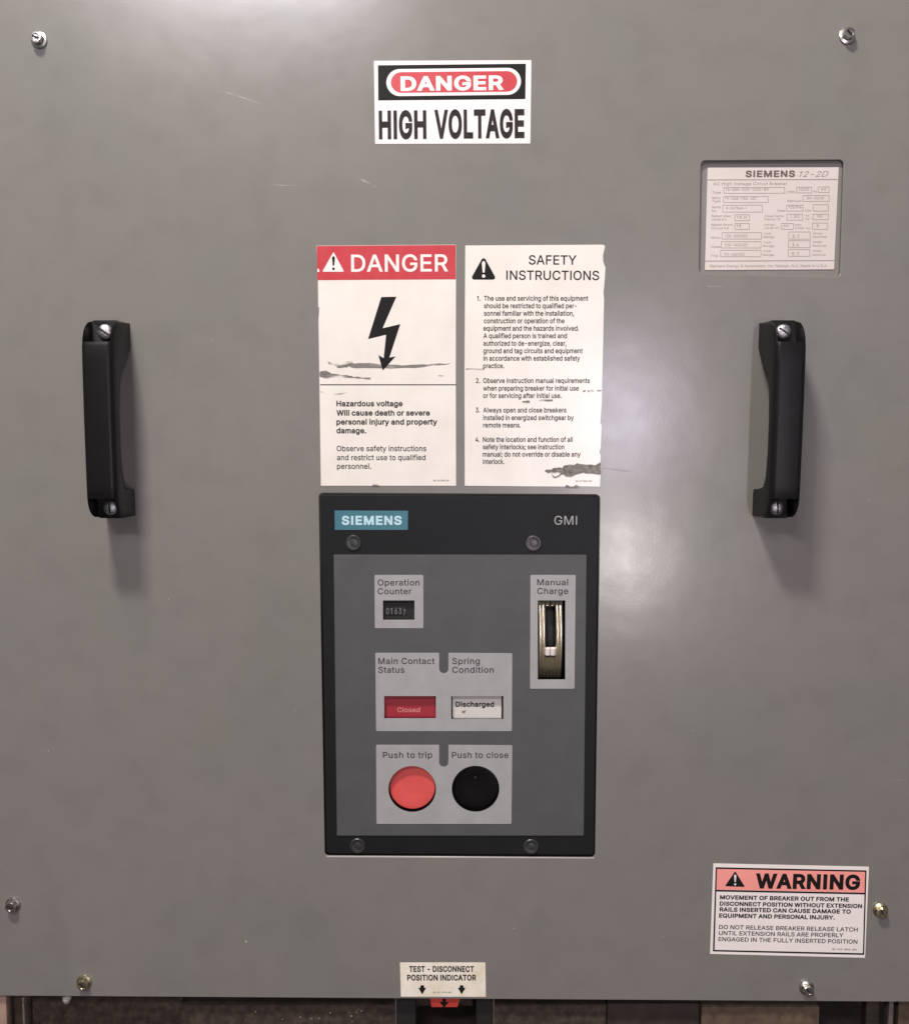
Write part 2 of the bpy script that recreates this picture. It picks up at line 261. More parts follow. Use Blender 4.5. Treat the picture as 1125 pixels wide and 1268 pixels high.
GLYPHS = json.loads(r'''{"!":[196,[[67,160,63,509,132,509,128,160],[98,-4,81,-1,66,9,56,24,52,41,56,58,66,73,81,83,98,86,116,83,130,73,140,58,143,41,140,24,130,9,116,-1]]],"#":[440,[[242,0,326,509,377,509,294,0],[10,140,19,192,400,192,391,140],[64,0,147,509,198,509,115,0],[40,316,49,368,429,368,421,316]]],"%":[676,[[175,283,146,286,121,297,101,314,86,335,78,360,75,388,75,412,78,440,87,464,101,486,121,503,146,513,175,517,206,513,230,503,250,486,264,464,273,440,276,412,276,388,273,360,264,335,250,314,230,297,205,286],[175,327,198,332,212,346,221,365,223,388,223,412,221,435,213,454,198,468,175,473,153,468,138,454,130,435,127,412,127,388,130,365,138,346,153,332],[501,-10,471,-6,446,5,426,21,412,43,403,68,400,95,400,120,403,147,412,172,427,194,447,210,471,221,501,225,531,221,556,210,576,194,590,172,598,147,601,120,601,95,598,68,589,43,575,21,555,5,531,-6],[501,35,523,39,538,53,546,73,549,95,549,120,546,142,538,162,524,176,501,180,479,176,464,162,456,142,453,120,453,95,455,73,464,53,479,39],[132,0,482,509,540,509,191,0]]],"&":[448,[[197,-7,165,-5,136,1,110,12,78,34,54,62,39,96,34,133,37,163,47,189,63,213,85,235,140,279,216,335,237,352,255,375,262,405,258,427,245,445,226,457,201,461,168,453,145,431,139,416,137,399,145,363,169,327,204,284,438,0,364,0,171,231,121,293,87,344,78,370,75,398,79,430,91,458,109,481,134,499,165,510,200,513,235,510,266,499,290,482,308,459,320,433,324,404,315,362,291,325,256,293,154,217,128,195,110,174,100,154,97,131,100,108,109,87,124,70,143,57,166,49,193,46,223,50,251,59,278,75,301,95,321,121,336,151,346,186,349,224,408,224,406,194,403,167,397,144,371,92,345,62,333,47,305,23,271,7,234,-3]]],"'":[206,[[78,318,70,509,136,509,128,318]]],"(":[273,[[89,207,90,244,94,283,101,324,109,364,119,403,132,441,145,477,160,510,177,539,236,539,191,428,161,313,156,276,152,241,151,207,160,115,188,16,236,-96,177,-96,150,-46,128,4,111,55,99,106,92,156]]],")":[273,[[37,-96,86,18,113,116,122,207,121,241,117,276,112,313,82,428,37,539,97,539,113,510,128,477,142,441,154,403,164,364,173,323,179,283,183,244,184,207,182,156,174,104,161,53,144,3,123,-47,97,-96]]],"+":[453,[[198,34,198,364,255,364,255,34],[61,172,61,226,391,226,391,172]]],",":[188,[[38,-119,68,71,137,71,84,-119]]],"-":[453,[[337,244,337,188,114,188,114,244]]],".":[188,[[95,-4,78,-1,63,9,53,24,50,41,53,59,63,73,78,83,95,87,113,83,128,73,138,59,141,41,138,24,128,9,113,-1]]],"/":[249,[[235,533,71,-76,14,-76,178,533]]],"0":[453,[[227,-7,191,-3,158,7,130,24,105,48,85,77,69,113,57,155,50,202,48,254,50,306,57,353,69,395,85,431,106,461,130,484,159,502,191,512,227,516,262,512,295,502,323,484,348,461,368,431,384,395,396,353,403,306,405,254,403,202,396,155,384,113,368,77,348,48,323,24,295,7,263,-3],[227,50,261,56,290,74,306,92,320,116,330,144,338,176,342,213,344,254,342,295,338,332,330,365,320,393,306,416,290,435,261,453,227,460,192,453,163,435,147,416,134,393,123,365,115,332,111,295,109,254,111,213,115,176,123,144,134,116,147,92,163,74,192,56]]],"1":[453,[[76,0,76,55,391,55,391,0],[276,509,276,0,212,0,212,448,209,448,86,358,86,427,198,509]]],"2":[453,[[64,0,64,47,234,229,282,282,311,327,318,348,320,371,317,397,308,419,293,436,273,449,250,457,224,460,196,457,172,447,153,433,139,413,130,390,127,362,66,362,68,391,75,418,86,442,111,473,143,496,168,507,196,513,225,516,254,513,281,507,306,497,337,474,361,445,376,411,381,372,378,345,371,318,357,290,336,259,267,180,153,60,153,57,389,57,389,0]]],"3":[453,[[218,-7,188,-5,159,1,133,10,98,30,70,57,52,91,44,132,109,132,115,107,126,87,144,71,165,59,191,52,219,50,248,53,275,61,297,74,315,93,325,116,329,145,326,172,316,196,299,217,275,234,242,244,201,248,157,248,157,299,288,448,288,452,70,452,70,509,372,509,372,461,211,278,211,289,247,290,279,286,308,276,333,262,354,244,371,222,383,198,391,173,393,145,390,116,383,90,370,66,354,45,333,27,309,12,281,2,251,-5]]],"4":[453,[[40,105,40,158,247,509,311,509,109,166,109,163,413,163,413,105],[282,0,282,121,282,146,282,318,343,318,343,0]]],"5":[453,[[221,-7,192,-5,165,1,140,11,108,32,83,60,66,93,60,130,122,130,127,108,138,89,154,73,173,60,196,52,221,50,250,53,276,64,298,82,314,104,324,131,328,162,324,193,314,221,297,244,275,262,248,273,218,277,167,268,145,258,128,246,67,253,96,509,366,509,366,452,151,452,134,301,136,301,155,315,178,325,203,331,229,334,263,330,294,321,321,306,345,285,364,260,379,231,388,199,391,163,388,132,381,102,369,76,352,52,332,32,309,15,282,3,253,-4]]],"6":[453,[[226,-7,196,-4,168,3,142,15,119,31,100,51,84,74,73,101,66,130,64,162,68,199,80,239,93,268,112,302,137,340,252,509,322,509,151,261,145,261,165,288,196,307,235,314,265,312,291,305,316,295,346,271,370,240,380,215,387,187,389,157,387,127,379,98,368,73,352,50,333,30,310,14,284,3,257,-4],[226,48,254,52,279,63,299,79,314,101,324,128,327,157,324,187,314,213,299,235,279,251,254,262,226,265,198,262,174,252,153,235,138,214,128,188,125,158,128,128,138,102,153,79,174,63,198,52]]],"7":[453,[[97,0,323,448,323,452,62,452,62,509,391,509,391,449,165,0]]],"8":[453,[[226,-7,193,-5,163,1,136,11,101,33,74,62,57,96,52,135,55,166,65,195,81,220,101,241,125,256,153,265,153,267,119,282,93,308,76,342,70,380,75,417,90,450,114,477,146,498,170,508,197,514,226,516,255,514,282,508,306,498,337,477,361,450,377,417,382,380,376,342,359,308,333,282,300,267,300,265,327,256,351,241,372,220,387,195,397,166,401,135,395,96,378,62,352,33,317,11,289,1,259,-5],[226,49,258,52,285,60,307,74,323,91,333,113,337,139,333,165,322,189,305,208,283,223,256,232,226,235,196,232,169,223,147,208,130,189,119,165,115,139,119,113,129,91,145,74,167,60,195,52],[226,290,252,292,274,300,293,313,307,330,316,351,319,376,316,399,308,420,294,437,275,449,252,457,226,460,200,457,177,449,159,437,145,420,136,399,133,376,136,351,145,330,159,313,178,300,201,292]]],"9":[453,[[226,516,256,513,285,506,310,494,333,478,352,458,368,434,380,408,387,378,389,347,385,309,373,270,359,240,340,207,315,168,200,0,130,0,301,248,307,248,287,221,257,202,218,195,188,197,161,203,137,214,106,237,83,269,72,294,66,321,64,352,66,382,73,411,85,436,101,459,120,479,143,494,168,506,196,513],[226,460,199,457,174,446,154,429,138,407,129,381,125,352,129,322,138,295,154,274,174,257,199,247,226,243,254,247,279,257,299,273,314,295,324,321,327,350,324,381,314,407,299,429,279,446,254,457]]],":":[188,[[95,-4,78,-1,63,9,53,24,50,41,53,59,63,73,78,83,95,87,113,83,128,73,138,59,141,41,138,24,128,9,113,-1],[95,271,78,274,63,284,53,299,50,316,53,334,63,349,78,359,95,362,113,359,128,349,138,334,141,316,138,299,128,284,113,274]]],";":[188,[[38,-119,68,71,137,71,84,-119],[103,271,86,274,71,284,61,299,58,316,61,334,71,349,86,359,103,362,121,359,136,349,146,334,149,316,146,299,136,284,121,274]]],"=":[453,[[72,245,72,301,381,301,381,245],[72,97,72,153,381,153,381,97]]],"?":[358,[[132,152,132,159,134,200,141,230,153,252,168,269,209,298,230,314,247,334,258,357,262,384,259,406,250,425,237,441,220,452,200,459,178,462,157,459,137,453,120,441,106,425,96,404,92,378,27,378,33,418,49,452,73,479,103,499,138,511,178,516,219,511,255,498,284,478,306,451,319,418,324,382,319,344,306,311,284,284,254,261,219,235,200,205,194,158,194,152],[164,-4,146,-1,131,9,121,24,118,41,121,58,131,73,146,83,164,86,181,83,196,73,206,58,209,41,206,24,196,9,181,-1]]],"A":[480,[[16,0,201,509,276,509,463,0,395,0,287,302,264,372,232,478,245,478,213,371,191,302,85,0],[110,142,110,199,370,199,370,142]]],"B":[456,[[60,0,60,509,241,509,274,507,304,501,329,491,359,469,381,442,394,410,398,374,395,344,387,320,373,301,356,286,315,267,315,262,339,257,363,245,385,227,402,203,414,173,418,136,413,100,400,67,377,39,344,18,317,8,284,2,247,0],[125,57,245,57,281,60,309,67,330,80,349,105,355,137,352,161,342,184,327,203,306,218,279,228,248,231,125,231],[125,285,238,285,265,288,288,296,308,309,323,326,333,348,336,372,330,403,313,429,283,446,240,452,125,452]]],"C":[510,[[267,-7,225,-3,186,7,150,25,119,49,92,79,70,115,53,157,44,203,40,254,44,305,53,352,70,393,92,429,119,459,150,484,186,501,225,512,267,516,305,513,340,504,373,490,402,471,427,447,448,418,463,385,473,348,408,348,401,373,389,395,357,428,315,449,267,456,237,453,209,445,184,432,161,414,141,391,125,364,113,332,106,295,103,254,106,213,113,177,125,145,141,117,161,94,184,76,210,63,237,56,267,53,315,60,357,81,389,114,408,160,473,160,463,124,448,91,428,62,402,38,373,19,341,5,305,-4]]],"D":[502,[[219,0,96,0,96,57,215,57,254,60,288,68,318,81,343,99,363,122,379,149,390,181,397,216,399,255,397,294,390,329,379,361,364,388,344,410,320,428,291,441,258,449,221,452,93,452,93,509,225,509,273,505,315,495,353,478,385,455,412,426,433,391,449,351,458,306,462,255,458,205,449,159,433,119,411,83,384,54,351,31,312,14,268,3],[125,509,125,0,60,0,60,509]]],"E":[419,[[60,0,60,509,372,509,372,452,125,452,125,286,355,286,355,229,125,229,125,57,375,57,375,0]]],"F":[410,[[60,0,60,509,369,509,369,452,125,452,125,278,346,278,346,221,125,221,125,0]]],"G":[520,[[269,-7,225,-3,185,7,149,25,118,49,91,79,69,116,53,157,43,203,40,254,43,305,53,352,69,393,91,429,117,459,149,484,184,501,223,512,265,516,304,513,340,504,374,489,403,469,429,445,449,416,465,384,474,349,408,349,387,393,356,427,315,448,265,456,236,453,209,445,183,432,160,414,141,392,125,364,113,332,106,295,103,254,106,213,113,177,125,145,141,117,161,95,184,76,210,63,238,56,269,53,309,57,345,71,374,93,396,123,407,147,413,173,415,202,434,199,283,199,283,256,478,256,478,200,475,160,466,124,451,91,431,62,406,38,377,19,344,5,308,-4]]],"H":[517,[[60,0,60,509,125,509,125,289,392,289,392,509,457,509,457,0,392,0,392,232,125,232,125,0]]],"I":[300,[[31,0,31,57,118,57,118,452,31,452,31,509,269,509,269,452,183,452,183,57,269,57,269,0]]],"J":[396,[[185,-7,143,-2,106,11,75,33,52,63,38,100,33,145,33,173,98,173,98,145,104,104,122,74,149,56,185,50,220,56,248,74,266,104,272,145,272,509,336,509,336,145,332,100,318,63,294,33,263,11,227,-2]]],"K":[467,[[104,145,104,216,139,261,174,303,212,344,364,509,448,509,231,276,228,276],[60,0,60,509,125,509,125,334,124,225,125,193,125,0],[372,0,188,259,228,309,449,0]]],"L":[393,[[60,0,60,509,125,509,125,57,361,57,361,0]]],"M":[628,[[60,0,60,509,152,509,277,187,287,159,299,123,311,84,322,49,307,49,318,83,330,121,342,158,352,187,476,509,568,509,568,0,504,0,504,291,504,327,505,369,506,413,507,457,513,457,498,409,482,363,467,322,456,291,342,0,286,0,170,291,159,321,145,361,129,408,112,457,119,457,120,416,121,372,122,328,122,291,122,0]]],"N":[523,[[60,0,60,509,136,509,343,183,363,151,388,107,414,55,405,54,401,108,399,157,399,195,399,509,463,509,463,0,387,0,202,290,177,331,148,381,108,452,119,454,122,384,124,328,125,291,125,0]]],"O":[533,[[267,-7,225,-3,186,7,150,25,119,49,92,79,70,115,53,157,44,203,40,254,44,305,53,352,70,393,92,429,119,459,150,484,186,501,225,512,267,516,309,512,348,501,384,484,415,459,442,429,464,393,480,352,490,305,493,254,490,203,480,157,464,115,442,79,415,49,384,25,348,7,309,-3],[267,53,296,55,324,63,349,76,372,94,392,116,408,144,420,176,428,213,430,254,428,295,420,332,408,365,392,392,372,415,349,433,324,446,296,453,267,456,237,453,210,445,184,433,161,415,142,392,125,364,113,332,106,295,103,254,106,213,113,176,125,144,142,117,161,94,184,76,210,63,237,55]]],"P":[445,[[60,0,60,509,235,509,272,506,305,499,332,487,356,471,375,452,390,430,400,404,407,377,409,348,407,318,400,291,390,265,375,243,356,223,332,207,305,195,272,188,235,186,109,186,109,242,233,242,269,246,297,256,318,272,333,294,342,319,344,348,342,376,333,402,318,423,297,439,268,449,232,452,125,452,125,0]]],"Q":[533,[[245,159,313,159,369,85,384,65,468,-48,401,-48,346,27,331,46],[267,-7,225,-3,186,7,150,25,119,49,92,79,70,115,53,157,44,203,40,254,44,305,53,352,70,393,92,429,119,459,150,484,186,501,225,512,267,516,309,512,348,501,384,484,415,459,442,429,464,393,480,352,490,305,493,254,490,203,480,157,464,115,442,79,415,49,384,25,348,7,309,-3],[267,53,296,55,324,63,349,76,372,94,392,116,408,144,420,176,428,213,430,254,428,295,420,332,408,365,392,392,372,415,349,433,324,446,296,453,267,456,237,453,210,445,184,433,161,415,142,392,125,364,113,332,106,295,103,254,106,213,113,176,125,144,142,117,161,94,184,76,210,63,237,55]]],"R":[449,[[60,0,60,509,236,509,273,506,305,500,333,489,367,465,390,433,401,408,407,381,409,352,407,323,401,296,390,271,367,240,333,217,305,206,273,200,236,198,96,198,96,255,234,255,269,258,298,267,319,281,334,300,342,324,345,352,342,380,334,405,319,425,298,440,269,449,233,452,125,452,125,0],[353,0,230,229,303,229,428,0]]],"S":[447,[[224,-9,188,-7,156,-1,128,9,102,23,81,40,64,60,51,83,42,109,38,137,104,137,110,110,123,88,142,71,166,59,194,52,224,49,257,52,286,60,311,74,329,92,341,114,346,139,342,161,332,179,316,193,296,205,245,222,184,239,145,253,112,269,86,289,67,313,56,341,52,372,58,413,75,448,92,468,113,484,138,498,165,508,195,514,227,516,259,514,289,508,316,498,351,476,377,449,394,415,401,378,337,378,326,412,302,437,280,449,254,456,225,459,194,456,167,448,145,435,129,418,118,398,115,376,119,352,131,334,148,319,169,308,212,293,264,279,312,264,359,238,379,220,395,198,405,171,408,139,403,99,386,64,370,43,349,25,323,11,294,0,261,-7]]],"T":[449,[[32,452,32,509,417,509,417,452,257,452,257,0,193,0,193,452]]],"U":[517,[[259,-8,220,-6,186,2,154,15,126,33,103,55,85,80,71,108,63,140,60,173,60,509,124,509,124,178,128,144,141,113,160,87,187,68,220,56,259,52,298,56,331,68,357,87,377,113,389,144,393,178,393,509,457,509,457,173,454,140,446,108,433,80,414,55,391,33,363,15,332,2,297,-6]]],"V":[480,[[204,0,16,509,84,509,192,206,215,137,248,31,235,31,267,138,290,206,395,509,463,509,278,0]]],"W":[686,[[155,0,16,509,82,509,163,196,175,145,187,94,197,40,189,40,200,94,211,145,224,196,306,509,380,509,462,196,474,145,486,94,497,40,488,40,499,94,510,145,523,196,603,509,670,509,530,0,455,0,368,323,351,391,336,475,350,475,335,395,318,323,230,0]]],"X":[474,[[18,0,217,284,217,236,29,509,104,509,178,400,204,361,223,329,243,292,232,292,252,329,272,361,298,400,374,509,446,509,259,239,259,287,456,0,382,0,292,129,268,165,250,195,230,231,244,231,225,196,206,166,182,129,91,0]]],"Y":[472,[[203,0,203,208,16,509,91,509,192,344,222,292,250,230,224,230,251,293,280,344,381,509,455,509,268,208,268,0]]],"Z":[438,[[42,0,42,46,273,385,306,431,341,476,348,454,285,452,223,452,40,452,40,509,397,509,397,462,169,129,134,81,97,33,90,54,152,57,214,57,399,57,399,0]]],"a":[389,[[160,-9,126,-5,94,5,68,22,48,45,35,73,30,108,34,138,43,161,58,179,78,193,125,211,178,220,234,227,265,235,273,243,276,255,276,257,273,279,267,297,256,311,240,322,220,329,196,331,171,329,149,322,118,301,100,274,41,291,57,322,79,346,104,364,133,375,163,382,194,384,239,379,286,360,306,343,322,320,333,290,337,251,337,0,277,0,277,52,272,52,252,25,215,1,190,-6],[170,45,202,49,228,59,248,74,263,93,272,115,276,138,276,190,259,182,231,176,200,171,175,168,134,159,117,150,103,139,95,124,92,105,94,87,102,72,114,61,130,52]]],"b":[424,[[229,-8,198,-5,172,4,138,31,118,59,112,59,112,0,53,0,53,509,114,509,114,319,118,319,137,346,171,373,197,381,229,384,259,382,287,374,313,361,335,342,354,320,370,293,381,261,388,227,390,189,388,151,381,116,370,84,355,57,336,34,313,16,288,3,260,-6],[220,47,253,51,279,66,301,88,316,117,325,151,328,189,325,227,316,261,301,290,280,311,253,325,220,330,188,325,161,312,140,291,125,263,116,229,113,189,116,150,125,115,140,86,162,65,188,51]]],"c":[396,[[207,-8,174,-5,144,3,117,16,93,35,72,58,56,85,44,116,37,150,34,187,37,225,44,260,56,291,72,318,93,341,117,360,144,374,174,382,207,384,260,377,305,356,340,322,362,277,303,262,290,289,270,311,242,325,207,330,173,325,145,310,124,287,108,258,99,224,96,187,99,151,108,117,124,89,145,66,173,51,207,46,243,52,271,66,292,89,304,117,363,102,354,78,341,56,306,21,261,-1]]],"d":[424,[[195,-8,165,-6,137,3,111,16,89,34,70,57,55,84,43,116,36,151,34,189,36,227,43,261,55,293,70,320,89,342,112,361,137,374,165,382,196,384,228,381,253,373,287,346,306,319,311,319,311,509,372,509,372,0,313,0,313,59,307,59,287,31,252,4,227,-5],[205,47,236,51,263,65,284,86,299,115,309,150,312,189,309,229,300,263,284,291,263,312,237,325,205,330,172,325,145,311,124,290,108,261,99,227,96,189,99,151,109,117,124,88,145,66,172,51]]],"e":[404,[[212,-8,177,-5,145,3,117,16,92,35,72,58,56,85,44,116,37,150,34,187,36,224,44,258,55,290,71,317,91,340,115,359,142,373,172,382,205,384,236,382,266,374,294,361,319,341,341,315,357,282,365,256,370,227,371,194,371,169,75,169,75,221,338,221,310,202,307,237,298,269,283,294,263,314,237,326,205,330,173,326,146,313,125,294,109,270,99,241,96,211,96,178,100,139,110,106,128,80,151,61,179,50,212,46,254,53,285,73,306,105,365,91,353,63,335,39,311,19,283,4,249,-5]]],"f":[254,[[228,379,228,327,6,327,6,379],[81,0,81,432,84,461,96,486,113,505,135,519,161,527,187,530,222,527,243,521,227,468,215,472,195,474,171,470,154,460,145,443,142,419,142,0]]],"g":[425,[[207,-151,168,-148,134,-140,105,-127,82,-110,64,-91,51,-69,101,-41,122,-66,154,-88,178,-95,207,-97,249,-92,282,-75,304,-47,311,-6,311,68,306,68,287,41,252,16,227,8,195,5,165,7,138,14,113,27,90,43,71,65,55,90,43,120,36,154,34,191,36,229,43,263,55,293,71,320,90,342,112,361,138,374,166,382,196,384,228,382,253,373,288,346,308,319,313,319,313,379,372,379,372,-9,370,-40,363,-67,350,-90,324,-117,291,-136,265,-144,237,-149],[205,59,237,63,264,75,285,95,300,121,309,154,312,193,309,231,300,264,285,291,264,312,237,325,205,330,172,325,145,312,124,290,109,262,99,229,96,193,99,155,109,123,124,96,145,76,172,63]]],"h":[410,[[114,227,114,0,53,0,53,509,114,509,114,287,102,287,116,319,132,344,152,362,187,379,227,384,264,380,295,369,321,349,341,321,350,298,355,271,357,240,357,0,296,0,296,235,290,275,273,304,246,323,210,329,184,326,161,317,141,303,126,283,117,257]]],"i":[167,[[53,0,53,379,114,379,114,0],[84,443,67,446,54,455,44,468,41,483,44,499,54,512,67,521,84,524,100,521,114,512,123,499,126,483,123,468,114,455,100,446]]],"j":[167,[[53,379,114,379,114,-30,111,-63,102,-90,86,-113,65,-129,37,-139,4,-143,-10,-143,-10,-87,2,-87,25,-83,40,-72,50,-54,53,-29],[83,443,67,446,53,455,44,468,41,483,44,499,53,512,67,521,83,524,100,521,114,512,123,499,126,483,123,468,114,455,100,446]]],"k":[381,[[110,137,110,212,121,212,284,379,360,379,184,199,177,199],[53,0,53,509,114,509,114,0],[294,0,148,186,191,229,372,0]]],"l":[189,[[139,-2,101,3,74,20,58,47,53,84,53,509,114,509,114,99,115,77,120,62,130,54,146,52,160,53,170,54,181,3,162,-1]]],"m":[610,[[53,0,53,379,112,379,112,295,108,295,118,323,132,346,151,363,172,376,195,384,219,386,257,380,287,361,309,331,321,295,312,295,322,321,337,343,357,361,381,375,407,383,437,386,468,383,497,372,522,354,541,328,553,296,557,255,557,0,496,0,496,254,490,289,473,313,447,326,419,330,395,328,374,320,358,307,345,290,338,270,335,247,335,0,274,0,274,260,269,288,253,311,229,326,199,330,178,328,158,320,140,307,126,289,117,266,114,238,114,0]]],"n":[410,[[114,227,114,0,53,0,53,379,112,379,112,287,102,287,116,319,132,344,152,362,187,379,227,384,264,380,295,369,321,349,341,321,350,298,355,271,357,240,357,0,296,0,296,235,290,275,273,304,246,323,210,329,184,326,161,317,141,303,126,283,117,257]]],"o":[415,[[207,-8,174,-5,144,3,117,16,93,35,72,58,56,85,44,116,37,150,34,187,37,225,44,260,56,291,72,318,93,341,117,360,144,374,174,382,207,384,241,382,271,374,299,360,323,341,343,318,359,291,371,260,379,225,381,187,379,150,371,116,359,85,343,58,323,35,299,16,271,3,241,-5],[207,46,242,51,270,66,292,89,307,117,316,151,319,187,316,224,307,258,292,287,270,310,242,325,207,330,173,325,145,310,124,287,108,258,99,224,96,187,99,151,108,117,124,89,145,66,173,51]]],"p":[424,[[53,-143,53,379,112,379,112,319,118,319,137,346,171,373,197,381,229,384,259,382,287,374,313,361,335,342,354,320,370,293,381,261,388,227,390,189,388,151,381,116,370,84,355,57,336,34,313,16,288,3,260,-6,229,-8,198,-5,173,4,138,31,118,59,114,59,114,-143],[220,47,253,51,279,66,301,88,316,117,325,151,328,189,325,227,316,261,301,290,280,311,253,325,220,330,188,325,161,312,140,291,125,263,116,229,113,189,116,150,125,115,140,86,162,65,188,51]]],"q":[424,[[372,-143,311,-143,311,59,306,59,287,31,252,4,227,-5,195,-8,165,-6,137,3,111,16,89,34,70,57,55,84,43,116,36,151,34,189,36,227,43,261,55,293,70,320,89,342,112,361,137,374,165,382,196,384,228,381,253,373,287,346,307,319,313,319,313,379,372,379],[205,47,236,51,263,65,284,86,299,115,309,150,312,189,309,229,300,263,284,291,263,312,237,325,205,330,172,325,145,311,124,290,108,261,99,227,96,189,99,151,109,117,124,88,145,66,172,51]]],"r":[259,[[53,0,53,379,112,379,112,321,115,321,130,347,152,367,181,380,213,385,229,384,243,384,243,322,230,324,207,326,182,323,159,315,140,301,126,284,117,262,114,237,114,0]]],"s":[365,[[182,-8,145,-5,112,3,84,18,62,38,45,63,36,94,94,107,105,79,124,60,150,49,181,45,217,50,244,62,262,81,268,103,265,121,254,136,237,147,212,155,149,170,118,180,92,192,72,208,53,237,47,274,51,305,65,332,87,354,115,370,149,381,187,384,223,381,254,372,279,358,299,339,314,316,324,290,268,277,258,298,243,316,219,328,187,333,156,329,131,317,114,299,109,277,112,258,124,243,144,232,172,223,229,209,261,200,287,187,306,171,325,142,331,107,326,75,312,47,290,24,260,6,223,-5]]],"t":[227,[[204,379,204,327,6,327,6,379],[65,471,126,471,126,98,128,76,136,61,150,53,170,50,185,51,202,54,213,2,192,-3,168,-4,138,-1,113,7,92,21,72,52,65,93]]],"u":[410,[[182,-5,146,-1,115,11,89,31,69,59,60,82,54,109,53,139,53,379,114,379,114,144,119,105,137,75,164,56,200,50,226,53,249,62,268,77,283,97,293,122,296,153,296,379,357,379,357,0,298,0,298,92,307,92,294,60,277,35,257,17,222,0]]],"v":[389,[[163,0,17,379,84,379,165,155,187,87,206,21,184,21,203,87,224,155,305,379,371,379,226,0]]],"w":[567,[[138,0,23,379,87,379,133,214,154,137,175,41,165,41,186,135,206,214,252,379,316,379,362,214,382,136,402,41,391,41,413,135,434,214,480,379,545,379,429,0,368,0,319,172,305,225,291,280,277,338,291,338,277,280,263,225,248,172,199,0]]],"x":[379,[[21,0,171,218,171,171,29,379,100,379,147,306,179,253,207,206,175,206,202,253,233,306,282,379,352,379,209,169,209,214,358,0,287,0,231,85,200,136,173,182,205,182,178,136,148,85,91,0]]],"y":[389,[[47,-139,61,-86,71,-87,104,-89,118,-84,130,-74,141,-58,151,-36,163,-1,17,379,84,379,165,155,187,87,206,21,184,21,202,87,224,155,305,379,371,379,204,-58,177,-107,159,-124,139,-136,117,-143,91,-145,65,-143]]],"z":[380,[[42,0,42,46,254,320,254,323,48,323,48,379,333,379,333,331,126,60,126,56,339,56,339,0]]]}''')
def embolden(c, o):
    n = len(c); out = []
    for i in range(n):
        p0, p, p1 = c[i - 1], c[i], c[(i + 1) % n]
        e0 = Vector((p[0] - p0[0], p[1] - p0[1])); e1 = Vector((p1[0] - p[0], p1[1] - p[1]))
        if e0.length < 1e-6 or e1.length < 1e-6: out.append(p); continue
        n0 = Vector((-e0.y, e0.x)).normalized(); n1 = Vector((-e1.y, e1.x)).normalized()
        b = n0 + n1
        if b.length < .2: out.append(p); continue
        b.normalize(); k = min(1 / max(b.dot(n0), .3), 1.6)
        out.append((p[0] + b.x * o * k, p[1] + b.y * o * k))
    return out
from mathutils.geometry import delaunay_2d_cdt
_gc = {}
GLYPHS['I'] = [196, [[66, 0, 66, 509, 130, 509, 130, 0]]]
GLYPHS['l'] = [170, [[55, 0, 55, 520, 115, 520, 115, 0]]]
GLYPHS['1'] = [330, [[150, 0, 150, 400, 50, 365, 50, 425, 165, 509, 212, 509, 212, 0]]]
def glyph(ch, bold):
    """triangulated letter, in thousandths of its em"""
    k = (ch, bold)
    if k in _gc: return _gc[k]
    cs = [[(c[i], c[i + 1]) for i in range(0, len(c), 2)] for c in GLYPHS[ch][1]]
    if bold: cs = [embolden(c, bold) for c in cs]
    vs = []; es = []
    for c in cs:
        o = len(vs); n = len(c); vs += [Vector(p) for p in c]; es += [(o + i, o + (i + 1) % n) for i in range(n)]
    V, E, T = delaunay_2d_cdt(vs, es, [], 1, 1e-4)[:3]
    def wind(x, y):
        wn = 0
        for c in cs:
            for i in range(len(c)):
                (x0, y0), (x1, y1) = c[i - 1], c[i]
                if (y0 <= y) != (y1 <= y):
                    t = x0 + (y - y0) / (y1 - y0) * (x1 - x0)
                    if t > x: wn += 1 if y1 > y0 else -1
        return wn
    T = [t for t in T if wind(sum(V[i].x for i in t) / 3, sum(V[i].y for i in t) / 3) != 0]
    _gc[k] = ([(v.x, v.y) for v in V], T, GLYPHS[ch][0])
    return _gc[k]
def layout(s, bold=0, track=0, italic=0):
    gs = []; x = 0; xs = []
    for ch in s:
        if ch == ' ': x += 200 + track; continue
        V, T, adv = glyph(ch, bold)
        P_ = [(a + x + b * italic, b) for a, b in V]; gs.append((P_, T)); xs += [p[0] for p in P_]
        x += adv + track + bold * 1.3
    return gs, min(xs), max(xs)
def lettering(name, parent, m, lines, cv, d, slope=0.0, bold=0, track=0, italic=0, joined=False):
    """lines: (text, x left, x right, y of the baseline at the left, cap height)"""
    last = None; bm = bmesh.new()
    for ln in lines:
        s, xl, xr, yb, cap = ln[:5]
        gs, a, b = layout(s, bold, track, italic)
        p0 = W(*cv(xl, yb), d); p1 = W(*cv(xr, yb + slope * (xr - xl)), d); pt = W(*cv(xl, yb - cap), d)
        ex = (p1 - p0); h = (pt - p0).length * (509 / (509 + bold * 1.3)); ex2 = Vector((ex.x, ex.z)); L = ex2.length; ex2.normalize(); ez2 = Vector((-ex2.y, ex2.x))
        o2 = Vector((p0.x, p0.z))
        for V, T in gs:
            vv = []
            for x, y in V:
                q = o2 + ex2 * ((x - a) / (b - a) * L) + ez2 * (y / 509 * h); vv.append(bm.verts.new((q.x, -d, q.y)))
            for t in T:
                try: bm.faces.new([vv[i] for i in t])
                except ValueError: pass
        if not joined:
            last = link(name, bm, m, parent, smooth=False); bm = bmesh.new()
    if joined:
        last = link(name, bm, m, parent, smooth=False); last['kind'] = 'stuff'
    else: bm.free()
    return last
def frames(name, parent, m, rects, cv, d, t):
    for x0, y0, x1, y1 in rects:
        link(name, flat([P(quad(x0, y0, x1, y1), cv, d), P(quad(x0 + t, y0 + t, x1 - t, y1 - t), cv, d)[::-1]], d), m, parent, smooth=False)
